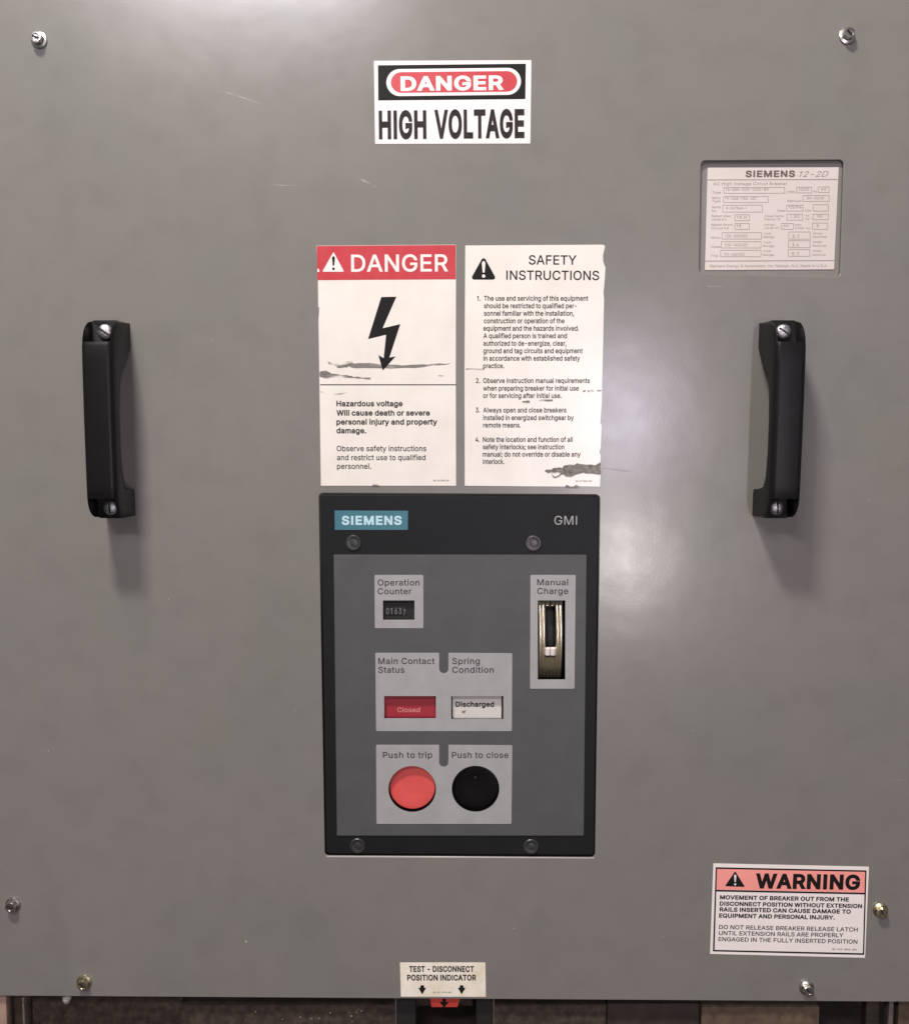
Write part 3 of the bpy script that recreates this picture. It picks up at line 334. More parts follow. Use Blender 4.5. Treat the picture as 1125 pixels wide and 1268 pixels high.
def warn_triangle(parent, m1, m2, apex, bl, br, cv, d, r=.0012, s=1.0):
    """general hazard triangle with its exclamation mark"""
    link('triangle', flat([rnd(P([bl, apex, br], cv, d), r)], d), m1, parent, smooth=False)
    ax, ay = apex; h = (bl[1] + br[1]) / 2 - ay; cx = ax + (bl[0] + br[0] - 2 * ax) * .35
    bar = [(ax + (cx - ax) * .2 - h * .075, ay + h * .30), (ax - h * .03, ay + h * .22), (ax + h * .03, ay + h * .22), (ax + h * .075, ay + h * .30), (ax + h * .04, ay + h * .70), (ax - h * .04, ay + h * .70)]
    dot = [(ax + h * .07 * math.cos(a * math.pi / 8), ay + h * .85 + h * .07 * math.sin(a * math.pi / 8)) for a in range(16)]
    link('exclamation_mark', flat([P(bar, cv, d), P(dot, cv, d)], d + .00008), m2, parent, smooth=False)
def blob(pts, jit, n=6):
    """ragged outline through the points"""
    out = []
    for i in range(len(pts)):
        a, b = pts[i], pts[(i + 1) % len(pts)]
        for k in range(n):
            t = k / n; out.append((a[0] + (b[0] - a[0]) * t + random.uniform(-jit, jit), a[1] + (b[1] - a[1]) * t + random.uniform(-jit, jit)))
    return out

# ================================================================ the steel cover
cover = empty('breaker_front_cover', W(562, 1237), 'large grey steel front cover with two black handles and hex bolts along its edges', 'equipment cover')
bl_, br_ = W(0, 1233.5), W(1125, 1241)
sl = (br_.z - bl_.z) / (br_.x - bl_.x)
xL, xR = -0.545, 0.545
outer = [(xL, bl_.z + sl * (xL - bl_.x)), (xR, br_.z + sl * (xR - br_.x)), (xR, 1.10), (xL, 1.10)]
cp = P([(394.5, 610.5), (742.5, 612.5), (736.5, 1062.5), (402, 1060.5)])       # the hole for the control panel
cph = rnd(cp, .0045)
nh = rnd(P([(867.5, 198.5), (1044.5, 197.5), (1040, 343), (865, 338.5)]), .0045)          # the window for the rating plate
T = .003
link('cover_sheet', plate([rnd(outer, .002), cph[::-1], nh[::-1]], -T, 0, .0006), M['paint'], cover, smooth=False)
bm = bmesh.new()      # folded-back flanges of the sheet
zb = min(outer[0][1], outer[1][1]) + .004
box(bm, xL, xL + T, .0032, .045, zb + .01, 1.095); box(bm, xR - T, xR, .0032, .045, zb + .01, 1.095); box(bm, xL + T + .001, xR - T - .001, .0032, .045, 1.09, 1.095)
link('side_flange', bm, M['paint'], cover)

def bolt(px, py, m, rot, tilt):
    p = W(px, py); R = .0078
    f = lathe([(R * .98, 0), (R, .0006), (R * .97, .0012), (R * .74, .0019), (R * .70, .0020)], p.x, p.z, 36)
    # hexagonal head with chamfered crown and a slot
    hx = .0058; pr = []
    bmh = bmesh.new(); rings = []
    for rr, d in ((hx, .0018), (hx, .0062), (hx * .93, .0070), (hx * .62, .0071), (hx * .55, .0064), (0, .0063)):
        n = 24
        if rr == 0: rings.append([bmh.verts.new((p.x, -d, p.z))]); continue
        ring = []
        for k in range(n):
            a = 2 * math.pi * k / n; ha = (a % (math.pi / 3)) - math.pi / 6
            q = rr * (math.cos(math.pi / 6) / math.cos(ha) if d <= .0062 and rr == hx else .90 if rr > hx * .8 else 1.0)
            ring.append(bmh.verts.new((p.x + q * math.cos(a + rot), -d, p.z + q * math.sin(a + rot))))
        rings.append(ring)
    for a, b in zip(rings, rings[1:]):
        for k in range(24):
            k2 = (k + 1) % 24
            if len(b) == 1: bmh.faces.new((a[k], a[k2], b[0]))
            else: bmh.faces.new((a[k], a[k2], b[k2], b[k]))
    bmesh.ops.recalc_face_normals(bmh, faces=bmh.faces)
    fl = link('bolt', f, m, cover, loc=p)
    hd = link('hex_head', bmh, m, fl, loc=p, angle=25)
    bs = bmesh.new(); box(bs, p.x - hx * .52, p.x + hx * .52, -.0073, -.0066, p.z - .0006, p.z + .0006)
    bmesh.ops.rotate(bs, verts=bs.verts, cent=p, matrix=Matrix.Rotation(rot * 1.7, 3, 'Y'))
    link('driver_slot', bs, M['deep_shade'], fl, loc=p)
    fl.rotation_euler = tilt
    return fl
for px, py, m, rot, tilt, lab in (
    (48.5, 49.5, 'zinc', .2, (-.05, 0, -.04), 'bright zinc hex bolt in the upper left corner of the cover'),
    (1048, 44, 'zinc', .5, (-.06, 0, .03), 'bright zinc hex bolt in the upper right corner of the cover'),
    (16.5, 1120, 'zinc', .1, (.05, 0, -.03), 'bright zinc hex bolt at the lower left edge of the cover'),
    (104.5, 1216, 'zinc_y', .3, (.05, 0, .02), 'yellowish hex bolt near the bottom edge at the left'),
    (1089, 1126.5, 'zinc_y', .6, (.05, 0, -.02), 'yellowish hex bolt right of the warning label'),
    (998, 1223, 'zinc', .35, (.03, 0, .02), 'dull zinc hex bolt below the warning label')):
    b = bolt(px, py, M[m], rot, tilt); b['label'] = lab

# ---- pull handles
def handle(px, py, lab, rot=0.0):
    c = W(px, py); L = .189; Wd = .0292
    prof = [(0, 0), (.024, 0), (.034, .007), (.053, .026), (.066, .0315), (.095, .0340), (.126, .0340), (.148, .0310), (.157, .0255), (.1605, .016), (.1625, .0015), (.166, 0),
            (.189, 0), (.189, .029), (.1881, .0355), (.1855, .0415), (.1815, .0460), (.1765, .0490), (.169, .0508), (.155, .0514), (.095, .0520), (.040, .0514), (.026, .0508), (.0175, .0490), (.0105, .0460), (.0055, .0415), (.0018, .0355), (0, .027)]
    # profile in (t from the top, depth); rounded bar made by easing the width towards the front and back edges
    bm = bmesh.new(); n = len(prof); layers = []
    cen = lambda t: (t, .0425 if .04 < t < .15 else .025)
    RR = .0054; hw = Wd / 2; xs = []
    for k in range(6):
        th = math.pi / 2 * k / 5; xs.append((-(hw - RR + RR * math.cos(th)) / hw, RR * (1 - math.sin(th))))
    xs += [(-a, b) for a, b in xs[::-1]]
    for s, ins in xs:
        lay = []
        for i, (t, d) in enumerate(prof):
            # inward normal of the profile
            a = Vector(prof[i - 1]); b = Vector(prof[(i + 1) % n]); tg = (b - a).normalized(); nr = Vector((-tg.y, tg.x))
            k = ins if d > .022 else ins * .25 if d > .004 else 0
            q = Vector((t, d)) + nr * k
            lay.append(bm.verts.new((c.x + s * Wd / 2, -max(q.y, 0), c.z + L / 2 - q.x)))
        layers.append(lay)
    for a, b in zip(layers, layers[1:]):
        for i in range(n):
            j = (i + 1) % n; bm.faces.new((a[i], a[j], b[j], b[i]))
    bm.faces.new(layers[0]); bm.faces.new(layers[-1][::-1])
    bmesh.ops.recalc_face_normals(bm, faces=bm.faces)
    body = link('handle', bm, M['black_plastic'], cover, loc=c, angle=50)
    body['label'] = lab
    cut = bmesh.new(); iw = Wd / 2 - .0019
    z1 = c.z + L / 2; z0 = c.z - L / 2
    box(cut, c.x - iw, c.x + iw, -.08, -.025, z1 - .0225, z1 + .02); box(cut, c.x - iw, c.x + iw, -.08, -.025, z0 - .02, z0 + .0205)
    cutter = link('cutter', cut, M['black_plastic'], loc=c, smooth=False)
    body.modifiers.new('pocket', 'BOOLEAN').object = cutter; body.modifiers['pocket'].solver = 'EXACT'
    bv = body.modifiers.new('edge', 'BEVEL'); bv.width = .0012; bv.segments = 2; bv.limit_method = 'ANGLE'; bv.angle_limit = math.radians(40)
    # bake the modifiers
    body.parent = None; body.location = c
    dg = bpy.context.evaluated_depsgraph_get(); me = bpy.data.meshes.new_from_object(body.evaluated_get(dg))
    body.modifiers.clear(); old = body.data; body.data = me; bpy.data.objects.remove(cutter); bpy.data.meshes.remove(old)
    me.shade_smooth(); me.set_sharp_from_angle(angle=math.radians(48))
    body.parent = cover; body.location = c - wloc(cover)
    for k, zz in enumerate((z1 - .0110, z0 + .0105)):
        s = lathe([(.0068, .0248), (.0072, .0256), (.0071, .0275), (.0062, .0290), (.0045, .0299), (.0022, .0304), (0, .0305)], c.x, zz, 32)
        so = link('screw', s, M['screw'], body, loc=c)
        sb = bmesh.new(); box(sb, c.x - .0058, c.x + .0058, -.0309, -.0290, zz - .0007, zz + .0007)
        bmesh.ops.rotate(sb, verts=sb.verts, cent=(c.x, 0, zz), matrix=Matrix.Rotation(.6 + k * .9, 3, 'Y'))
        so2 = link('screw_slot', sb, M['deep_shade'], body, loc=c)
    body.rotation_euler = (0, rot, 0)
    return body
handle(146.0, 520.5, 'left of the two black pull handles', 0.0)
handle(953.5, 520.5, 'right of the two black pull handles', .008)

# ---- scratches and scuffs in the paint
def mark(name, pts, m, w_, d=.00006):
    a = [Vector(p) for p in pts]; up = []; dn = []
    for i, p in enumerate(a):
        t = (a[min(i + 1, len(a) - 1)] - a[max(i - 1, 0)]).normalized(); nn = Vector((-t.y, t.x)); k = w_ * math.sin(math.pi * (i + .15) / (len(a) - .7))
        up.append(tuple(p + nn * k)); dn.append(tuple(p - nn * k))
    link(name, flat([P(up + dn[::-1])], d), m, cover, smooth=False)
mark('scratch', [(268, 111), (280, 114.5), (293, 118), (308, 123), (325, 129)], M['scratch'], 1.0)
mark('scratch', [(335, 227.5), (345, 229.5), (355, 230), (366, 229)], M['scratch'], 1.1)
mark('scratch', [(443, 220), (451, 224), (459, 227.5), (466, 232)], M['scratch'], 1.2)
mark('scratch', [(1088, 963), (1098, 966), (1120, 966)], M['scratch'], .6)
mark('scratch', [(868, 352), (880, 355), (899, 354)], M['scratch'], .5)
mark('scuff', [(745, 580), (757, 580.5), (772, 583), (788, 583.5)], M['scuff'], 1.4)
for (x, y, r) in ((304.5, 1166, 2.2), (209, 742, .9), (858, 905, .9), (365, 880, .8), (636, 1150, 1.0), (820, 1160, .7), (262, 420, .8), (884, 330, .8), (1075, 620, .9), (60, 930, .9)):
    link('paint_chip', flat([P([(x + r * math.cos(k) * random.uniform(.6, 1.2), y + r * math.sin(k) * random.uniform(.7, 1.3)) for k in range(6)])], .00007), M['foam'], cover, smooth=False)

# ================================================================ stickers
def sticker(name, label, pts, cv, m, th=.00028, r=.0006, nicks=None):
    q = P(pts, cv); c = [sum(a[i] for a in q) / len(q) for i in (0, 1)]
    e = empty(name, (c[0], 0, c[1]), label, 'sign')
    link('sheet', plate([rnd(q, r, 3) if r else q], 0.00002, th), m, e, smooth=False)
    return e

# 1 DANGER / HIGH VOLTAGE
c4 = conv(440, 60, 4.6875)
e = sticker('high_voltage_sign', 'white, black and red sign reading HIGH VOLTAGE at the top of the cover', [(107, 71), (1020, 67), (1014, 551), (114, 553)], c4, M['white2'])
d = .0004
link('black_field', flat([P([(130, 97), (988, 88), (985, 293), (132, 301)], c4)], d), M['ink'], e, smooth=False)
link('white_oval', flat([rnd(P([(179, 120), (960, 111), (960, 268), (179, 277)], c4), .0128, 10)], d + .00006), M['white2'], e, smooth=False)
link('red_oval', flat([rnd(P([(205, 138), (938, 130), (938, 250), (205, 258)], c4), .0100, 10)], d + .00012), M['red'], e, smooth=False)
lettering('lettering', e, M['print_glint_white'], [('DANGER', 262, 860, 241, 82)], c4, d + .0002, -.011, bold=34, track=-6)
lettering('lettering', e, M['ink_soft'], [('HIGH', 136, 412, 516, 160), ('VOLTAGE', 458, 980, 513, 162)], c4, d + .0001, -.008, bold=34, track=-10)

# 2 DANGER with lightning arrow
c1 = conv(380, 290, 2.9605)
e = sticker('danger_label', 'white label with a red DANGER band and a black lightning arrow', [(35, 42), (542, 38), (546, 40), (545, 500), (546, 922), (51, 922), (46, 560), (40, 160), (40, 150)], c1, M['white'], r=0)
link('red_band', flat([P([(36, 43), (545, 39), (545, 165), (38, 168)], c1)], d), M['red'], e, smooth=False)
warn_triangle(e, M['print_glint_white'], M['ink_soft'], (97, 64), (56, 137), (136, 137), c1, d + .00007, .0006)
lettering('lettering', e, M['print_glint_white'], [('DANGER', 162, 517, 136, 62)], c1, d + .0001, -.004, bold=12, track=-4)
cb = conv(440, 355, 11.03)
link('lightning_arrow', flat([P([(352, 140), (558, 136), (370, 566), (612, 510), (462, 968), (548, 950), (372, 1145), (312, 932), (385, 975), (418, 655), (172, 714)], cb)], d), M['ink'], e, smooth=False)
link('rule', flat([P([(48, 550), (546, 550), (546, 553.5), (48, 553.5)], c1)], d), M['ink_soft'], e, smooth=False)
lettering('lettering', e, M['ink_soft'], [('Hazardous voltage', 108, 350, 630, 20), ('Will cause death or severe', 108, 450, 664, 20), ('personal injury and property', 108, 477, 697, 20), ('damage.', 108, 217, 729, 20)], c1, d, 0, bold=26, track=-14)
lettering('lettering', e, M['ink_soft'], [('Observe safety instructions', 109, 437, 795, 20), ('and restrict use to qualified', 110, 434, 828, 20), ('personnel.', 110, 235, 860, 20)], c1, d, 0, bold=10, track=-6)
lettering('lettering', e, M['ink_soft'], [('25-217 895-001', 463, 520, 906, 6)], c1, d, 0, bold=8)
cs = conv(385, 430, 6.08)
for name, pts, j, m in (('smear', [(285, 122), (440, 120), (560, 130), (720, 134), (880, 128), (1050, 118), (1045, 126), (930, 138), (820, 152), (640, 160), (480, 156), (330, 156), (290, 150)], 3, M['dirt_band']),
                        ('smear', [(125, 112), (160, 106), (185, 116), (230, 122), (300, 104), (320, 116), (270, 150), (205, 156), (180, 136), (140, 130)], 5, M['dirt']),
                        ('smear', [(62, 180), (110, 172), (150, 198), (260, 206), (320, 220), (450, 228), (450, 240), (330, 234), (200, 232), (130, 240), (66, 226)], 4, M['dirt']),
                        ('smear', [(68, 325), (110, 345), (180, 350), (280, 338), (220, 360), (120, 360), (72, 340)], 3, M['dirt_light']),
                        ('smear', [(955, 208), (1000, 212), (990, 222), (962, 218)], 2, M['dirt_light'])):
    link(name, flat([P(blob(pts, j, 4), cs)], d - .00006), m, e, smooth=False)
# edge chips where grey shows through
for pts in ([(33, 36), (48, 36), (40, 52), (46, 80), (38, 95), (33, 95)], [(36, 122), (47, 128), (46, 136), (36, 140)], [(240, 917), (262, 918), (270, 926), (236, 926)]):
    pass
link('edge_chip', flat([P(blob([(37, 264), (44, 268), (43, 300), (38, 300)], 1, 3), c1)], d + .0002), M['tear'], e, smooth=False)
link('edge_chip', flat([P(blob([(236, 923.5), (242, 918), (262, 918.5), (268, 923.5)], 1, 3), c1)], d + .0002), M['tear'], e, smooth=False)
link('print_flaw', flat([P([(38, 126), (45, 128), (46, 138), (39, 139)], c1)], d + .0002), M['print_glint_white'], e, smooth=False)

# 3 SAFETY INSTRUCTIONS
right_edge = [(1085, 38), (1092, 44), (1088, 60), (1084, 78), (1085, 100), (1093, 122), (1091, 160), (1086, 215), (1088, 240), (1086, 330), (1084, 430), (1081, 545), (1080, 620), (1077, 655), (1074, 690), (1079, 700), (1076, 780), (1071, 800), (1076, 812)]
sp = [(580, 41)] + right_edge + [(1074, 835), (1068, 845), (1076, 850), (1073, 925), (1000, 924), (985, 919), (975, 925), (800, 924), (578, 922), (577, 500)]
e = sticker('safety_instructions_label', 'white label headed SAFETY INSTRUCTIONS with ragged right edge and torn lower corner', sp, c1, M['white'], r=0)
warn_triangle(e, M['ink'], M['print_glint_white'], (647, 79), (598, 166), (695, 166), c1, d, .0022)
lettering('lettering', e, M['ink_soft'], [('SAFETY', 812, 987, 110, 34), ('INSTRUCTIONS', 730, 1070, 166, 34)], c1, d, 0.004, bold=9, track=-4)
body = [('The use and servicing of this equipment', 648, 1030), ('should be restricted to qualified per-', 648, 988), ('sonnel familiar with the installation,', 648, 978), ('construction or operation of the', 648, 943), ('equipment and the hazards involved.', 646, 996), ('A qualified person is trained and', 646, 952), ('authorized to de-energize, clear,', 646, 950), ('ground and tag circuits and equipment', 646, 1010), ('in accordance with established safety', 646, 1000), ('practice.', 645, 722)]
lines = [(s, a, b, 243 + 27.5 * i, 18) for i, (s, a, b) in enumerate(body)] + [('1.', 623, 636, 243, 18)]
lines += [('2.', 619, 634, 545, 18), ('Observe instruction manual requirements', 645, 1036, 545, 18), ('when preparing breaker for initial use', 645, 995, 573, 18), ('or for servicing after initial use.', 645, 932, 600, 18)]
lines += [('3.', 618, 633, 653, 18), ('Always open and close breakers', 645, 950, 653, 18), ('installed in energized switchgear by', 645, 977, 681, 18), ('remote means.', 645, 783, 708, 18)]
lines += [('4.', 617, 632, 761, 18), ('Note the location and function of all', 644, 973, 761, 18), ('safety interlocks; see instruction', 644, 942, 788, 18), ('manual; do not override or disable any', 644, 1002, 815, 18), ('interlock.', 644, 723, 842, 18)]
lettering('lettering', e, M['ink_soft'], lines, c1, d, 0, bold=15, track=-15)
lettering('lettering', e, M['ink_soft'], [('25-217 894-001', 985, 1043, 908, 6)], c1, d, 0, bold=8)
ct = conv(660, 560, 11.25)
link('torn_patch', flat([P(blob([(160, 262), (180, 235), (250, 245), (300, 210), (400, 215), (430, 180), (560, 172), (620, 155), (720, 165), (850, 180), (930, 150), (940, 290), (920, 315), (880, 300), (740, 300), (700, 280), (600, 310), (510, 345), (450, 335), (370, 285), (250, 275), (215, 290)], 6, 3), ct)], d + .0003), M['tear'], e, smooth=False)
link('smear', flat([P(blob([(255, 285), (290, 340), (340, 330), (385, 290), (400, 300), (350, 345), (290, 358), (262, 330)], 3, 3), ct)], d + .0003), M['dirt'], e, smooth=False)
link('edge_chip', flat([P(blob([(440, 492), (455, 455), (490, 462), (520, 480), (560, 478), (600, 455), (620, 480), (640, 492)], 4, 3), ct)], d + .0003), M['tear'], e, smooth=False)
for k, (x0, y0, x1, y1) in enumerate(((1010, 572, 1020, 577), (1026, 571, 1036, 578), (1040, 570, 1052, 576), (1060, 571, 1078, 575), (790, 610, 815, 617), (850, 606, 900, 612), (582, 492, 650, 495))):
    link('smear', flat([P(blob(quad(x0, y0, x1, y1), 1.5, 3), c1)], d + .0003), M['dirt'], e, smooth=False)

# 4 WARNING
c6 = conv(865, 1060, 4.327)
e = sticker('warning_label', 'small white label with a pink WARNING band at the lower right', [(77, 40), (910, 58), (889, 546), (59, 525)], c6, M['white3'])
link('black_frame', flat([P([(89, 60), (897, 77), (884, 530), (74, 511)], c6), P([(96, 69), (889, 85), (877, 521), (83, 503)], c6)[::-1]], d), M['ink'], e, smooth=False)
link('pink_band', flat([P([(95, 68), (890, 84), (886, 196), (91, 180)], c6)], d - .00004), M['salmon'], e, smooth=False)
link('rule', flat([P([(90, 181), (887, 197), (886, 206), (90, 190)], c6)], d), M['ink'], e, smooth=False)
warn_triangle(e, M['ink'], M['print_glint_white'], (194, 82), (139, 163), (247, 167), c6, d + .00003, .0006)
lettering('lettering', e, M['ink'], [('WARNING', 302, 862, 170, 78)], c6, d + .00005, .014, bold=38, track=-12)
lettering('lettering', e, M['ink'], [('MOVEMENT OF BREAKER OUT FROM THE', 112, 803, 232, 22), ('DISCONNECT POSITION WITHOUT EXTENSION', 110, 873, 266, 22), ('RAILS INSERTED CAN CAUSE DAMAGE TO', 110, 813, 297, 22), ('EQUIPMENT AND PERSONAL INJURY.', 107, 727, 330, 22)], c6, d, .018, bold=32, track=-20)
lettering('lettering', e, M['ink_soft'], [('DO NOT RELEASE BREAKER RELEASE LATCH', 107, 850, 392, 22), ('UNTIL EXTENSION RAILS ARE PROPERLY', 106, 773, 424, 22), ('ENGAGED IN THE FULLY INSERTED POSITION', 104, 848, 457, 22)], c6, d, .019, bold=12, track=-14)
lettering('lettering', e, M['ink_soft'], [('18-747-890-001', 712, 845, 505, 9)], c6, d, .02, bold=12)

# 5 POSITION INDICATOR
c8 = conv(480, 1180, 8.036)
e = sticker('position_indicator_label', 'small cream label reading TEST - DISCONNECT POSITION INDICATOR on the bottom edge', [(121, 97), (970, 97), (975, 438), (130, 436)], c8, M['cream'])
lettering('lettering', e, M['ink_soft'], [('TEST - DISCONNECT', 213, 857, 189, 57), ('POSITION INDICATOR', 192, 878, 275, 57)], c8, d, 0, bold=30, track=-14)
for cx in (342, 734):
    link('arrow', flat([P([(cx - 17, 322), (cx + 17, 322), (cx + 19, 346), (cx + 38, 348), (cx, 413), (cx - 38, 348), (cx - 19, 346)], c8)], d), M['ink'], e, smooth=False)
lettering('lettering', e, M['ink_soft'], [('25-217-070-001', 450, 632, 402, 14)], c8, d, 0, bold=10)

# ================================================================ rating plate behind its window
c5 = conv(855, 185, 5.625)
nc = W(955, 270)
e = empty('rating_plate', (nc.x, .003, nc.z), 'pinkish metal rating plate with boxed data, recessed in a window at the upper right', 'nameplate')
dn = -.0042
link('backing_sheet', plate([P(quad(850, 180, 1062, 362))], -.0060, dn), M['recess_paint'], e, smooth=False)
link('plate_sheet', plate([P([(117, 127), (1028, 124), (995, 835), (96, 840)], c5, dn)], dn + .00002, dn + .0006), M['plate'], e, smooth=False)
dp = dn + .0007
K = (117, 96)
lettering('lettering', e, M['ink_plate2'], [('SIEMENS', 380, 725, 190, 45)], c5, dp, -.004, bold=34, track=18)
lettering('lettering', e, M['ink_plate'], [('12-2D', 755, 958, 190, 40)], c5, dp, -.004, bold=2, italic=.35)
for r_ in ([(113, 208), (1022, 205), (1022, 211), (113, 214)], [(100, 774), (997, 770), (997, 776), (100, 780)]):
    link('rule', flat([P(r_, c5, dp)], dp), M['ink_plate'], e, smooth=False)
fr = [(228, 262, 655, 306), (735, 260, 843, 303), (885, 258, 965, 300), (226, 325, 540, 370), (778, 318, 965, 362), (220, 385, 500, 437), (665, 385, 783, 430), (850, 382, 960, 430),
      (305, 452, 410, 497), (667, 448, 780, 493), (848, 448, 960, 490), (305, 513, 408, 558), (630, 513, 715, 557), (845, 510, 955, 557),
      (215, 577, 493, 625), (210, 640, 490, 687), (205, 700, 490, 748), (680, 572, 833, 625), (678, 633, 832, 685), (676, 695, 830, 745)]
frames('entry_box', e, M['ink_plate'], fr, c5, dp, 3.6)
tx = [('AC High Voltage Circuit Breaker', 155, 670, 248, 20), ('Type', 148, 208, 306, 16), ('Amps', 668, 725, 300, 14), ('Hz', 852, 876, 298, 14), ('Mfrs', 148, 205, 345, 15), ('Type', 148, 205, 366, 15),
      ('Serial', 146, 208, 408, 15), ('No.', 146, 180, 434, 15), ('Manual', 672, 768, 364, 14), ('Date', 602, 656, 432, 15), ('Lbs', 795, 836, 430, 14), ('Rated Max', 142, 280, 470, 15), ('Volts kV', 142, 248, 494, 15),
      ('Rated Short', 142, 290, 531, 15), ('Circuit kA', 142, 265, 555, 15), ('Close Factor', 512, 650, 470, 14), ('Factor K', 512, 622, 492, 14), ('Imp', 512, 580, 530, 14), ('Level kV', 512, 618, 552, 14), ('Intr', 798, 825, 466, 12), ('Cy', 798, 825, 488, 12),
      ('Max', 725, 770, 530, 12), ('Clear cy', 725, 832, 552, 12), ('Motor', 140, 206, 620, 15), ('Close', 137, 206, 684, 15), ('Trip', 136, 190, 747, 15),
      ('Volt', 508, 560, 592, 14), ('Range', 505, 580, 615, 14), ('Volt', 506, 560, 654, 14), ('Range', 504, 580, 678, 14), ('Volt', 504, 558, 714, 14), ('Range', 502, 578, 740, 14),
      ('Amps', 850, 915, 590, 14), ('Nominal', 848, 945, 614, 14), ('Amps', 850, 912, 650, 14), ('Nominal', 848, 943, 676, 14), ('Amps', 848, 908, 712, 14), ('Nominal', 846, 938, 740, 14),
      ('Siemens Energy & Automation, Inc. Raleigh, N.C. Made in U.S.A.', 130, 950, 820, 18)]
lettering('small_print', e, M['ink_plate'], tx, c5, dp, -.003, bold=3, joined=True)
ty = [('15-GMI-500-1200-85', 242, 540, 287, 18), ('1200', 752, 822, 285, 18), ('60', 905, 942, 284, 18), ('19-245-780-401', 238, 455, 350, 18), ('SG-3268', 806, 925, 346, 18), ('R-52786A-1', 245, 385, 416, 18), ('10/94', 680, 772, 410, 18),
      ('15.0', 320, 388, 480, 18), ('1.30', 690, 755, 475, 18), ('95', 880, 912, 474, 18), ('18', 318, 350, 540, 18), ('60', 645, 680, 538, 16), ('5', 875, 890, 540, 18),
      ('120-240VDC', 238, 395, 612, 20), ('100-140VDC', 235, 395, 674, 20), ('70-140VDC', 232, 375, 740, 20), ('2.1', 705, 752, 612, 20), ('3.4', 703, 752, 674, 20), ('5.1', 701, 750, 735, 20)]
lettering('typed_entries', e, M['ink_plate'], ty, c5, dp, -.003, bold=5, joined=True)

# ================================================================ control panel insert
pc = W(569, 837)
e = empty('control_panel', (pc.x, .001, pc.z), 'black framed control panel insert with counter, status windows and two push buttons', 'control panel')
CP = e
DB = -.0012; DF = DB + .0009; DL = DF + .0004           # bezel front, grey face, light label plates
bez = P([(396.5, 612.5), (741, 614.5), (735.3, 1059.6), (403.5, 1057.8)])
def win(x0, y0, x1, y1, d): return P(quad(x0, y0, x1, y1), ident, d)
wc = (474, 743.5, 513, 767.5); wr = (475.5, 862, 539.5, 889.5); ww = (558.5, 862, 623, 890.5); wm = (665.5, 743.5, 699.5, 841.5)
bt = W(510.2, 977.3, DL); bk = W(588.6, 977.0, DL); RB = .0243
def holes(d, grow=0.0):
    hs = []
    for q in (wc, wr, ww, wm): hs.append(P([(q[0] - grow, q[1] - grow), (q[2] + grow, q[1] - grow), (q[2] + grow, q[3] + grow), (q[0] - grow, q[3] + grow)], ident, d)[::-1])
    for b in (bt, bk): hs.append(oct_(b.x, b.z, RB + grow * .0008)[::-1])
    return hs
link('bezel', plate([rnd(bez, .0040)] + holes(DL, .8), DB - .003, DB, .0007), M['bezel'], e, smooth=False)
link('face_plate', plate([rnd(P([(413, 687), (726, 687), (722.5, 1035), (417, 1035)], ident, DF), .0006, 2)] + holes(DL, .4), DB + .00002, DF, .0002, 1), M['face'], e, smooth=False)
def lp(name, pts, r, hs):
    return link(name, plate([rnd(P(pts, ident, DL), r, 4)] + hs, DF + .00002, DL), M['label_grey'], e, smooth=False)
H = holes(DL)
l1 = lp('label_plate', [(463.5, 712), (524, 712), (524, 778), (464, 778)], .0012, [H[0]])
slot = lambda xa, xb, yt, yb: [(xa, yt)] + [((xa + xb) / 2 - (xb - xa) / 2 * math.cos(math.pi * k / 10), yb - 4 + (xb - xa) / 2 * math.sin(math.pi * k / 10)) for k in range(11)] + [(xb, yt)]
l2 = lp('label_plate', [(464.5, 808.5)] + slot(543.5, 555, 808.5, 832) + [(634, 809), (633.5, 905.5), (465.5, 905.5)], [.0012] + [.0005] + [0] * 11 + [.0005] + [.0012] * 3, [H[1], H[2]])
l3 = lp('label_plate', [(465.5, 922.5)] + slot(543.5, 555, 922.5, 948) + [(634, 923), (633, 1020.5), (466, 1020.5)], [.0012] + [.0005] + [0] * 11 + [.0005] + [.0012] * 3, [H[4], H[5]])
l4 = lp('label_plate', [(656.5, 712), (712.5, 712), (711, 853), (656, 853)], .0012, [H[3]])
c2 = conv(380, 600, 2.9605); c3 = conv(380, 790, 2.9605)
dl = DL + .00008
lettering('lettering', l1, M['ink_label'], [('Operation', 259, 412, 370, 22), ('Counter', 259, 383, 402, 22)], c2, dl, 0, bold=9, track=14)
lettering('lettering', l4, M['ink_label'], [('Manual', 843, 956, 369, 22), ('Charge', 843, 957, 401, 22)], c2, dl, 0, bold=9, track=14)
lettering('lettering', l2, M['ink_label'], [('Main Contact', 261, 468, 658, 22), ('Status', 261, 357, 690, 22), ('Spring', 532, 633, 658, 22), ('Condition', 532, 684, 690, 22)], c2, dl, 0, bold=9, track=14)
lettering('lettering', l3, M['ink_label'], [('Push to trip', 278, 459, 440, 22), ('Push to close', 531, 738, 440, 22)], c3, dl, 0, bold=9, track=14)
bd = link('brand_badge', plate([P([(101, 95), (370, 96), (369, 166), (102, 166)], c2, DB)], DB + .00002, DB + .0003), M['teal'], e, smooth=False)
lettering('lettering', bd, M['print_blue'], [('SIEMENS', 127, 347, 146, 32)], c2, DB + .00038, 0, bold=34, track=18)
lettering('model_lettering', e, M['label_grey'], [('GMI', 906, 989, 147, 32)], c2, DB + .0001, 0, bold=1, track=16)
for x, y in ((437.5, 672), (660, 672.5), (442.5, 1047), (657, 1048)):
    p = W(x, y, DB)
    s = link('panel_screw', lathe([(.0078, DB + .00002), (.0078, DB + .0012), (.0072, DB + .0018), (.0062, DB + .0018), (.0058, DB + .0009), (.0040, DB + .0007), (.0037, DB + .0014), (.0022, DB + .0016), (0, DB + .0016)], p.x, p.z, 40), M['black_screw'], e, loc=(p.x, 0, p.z))
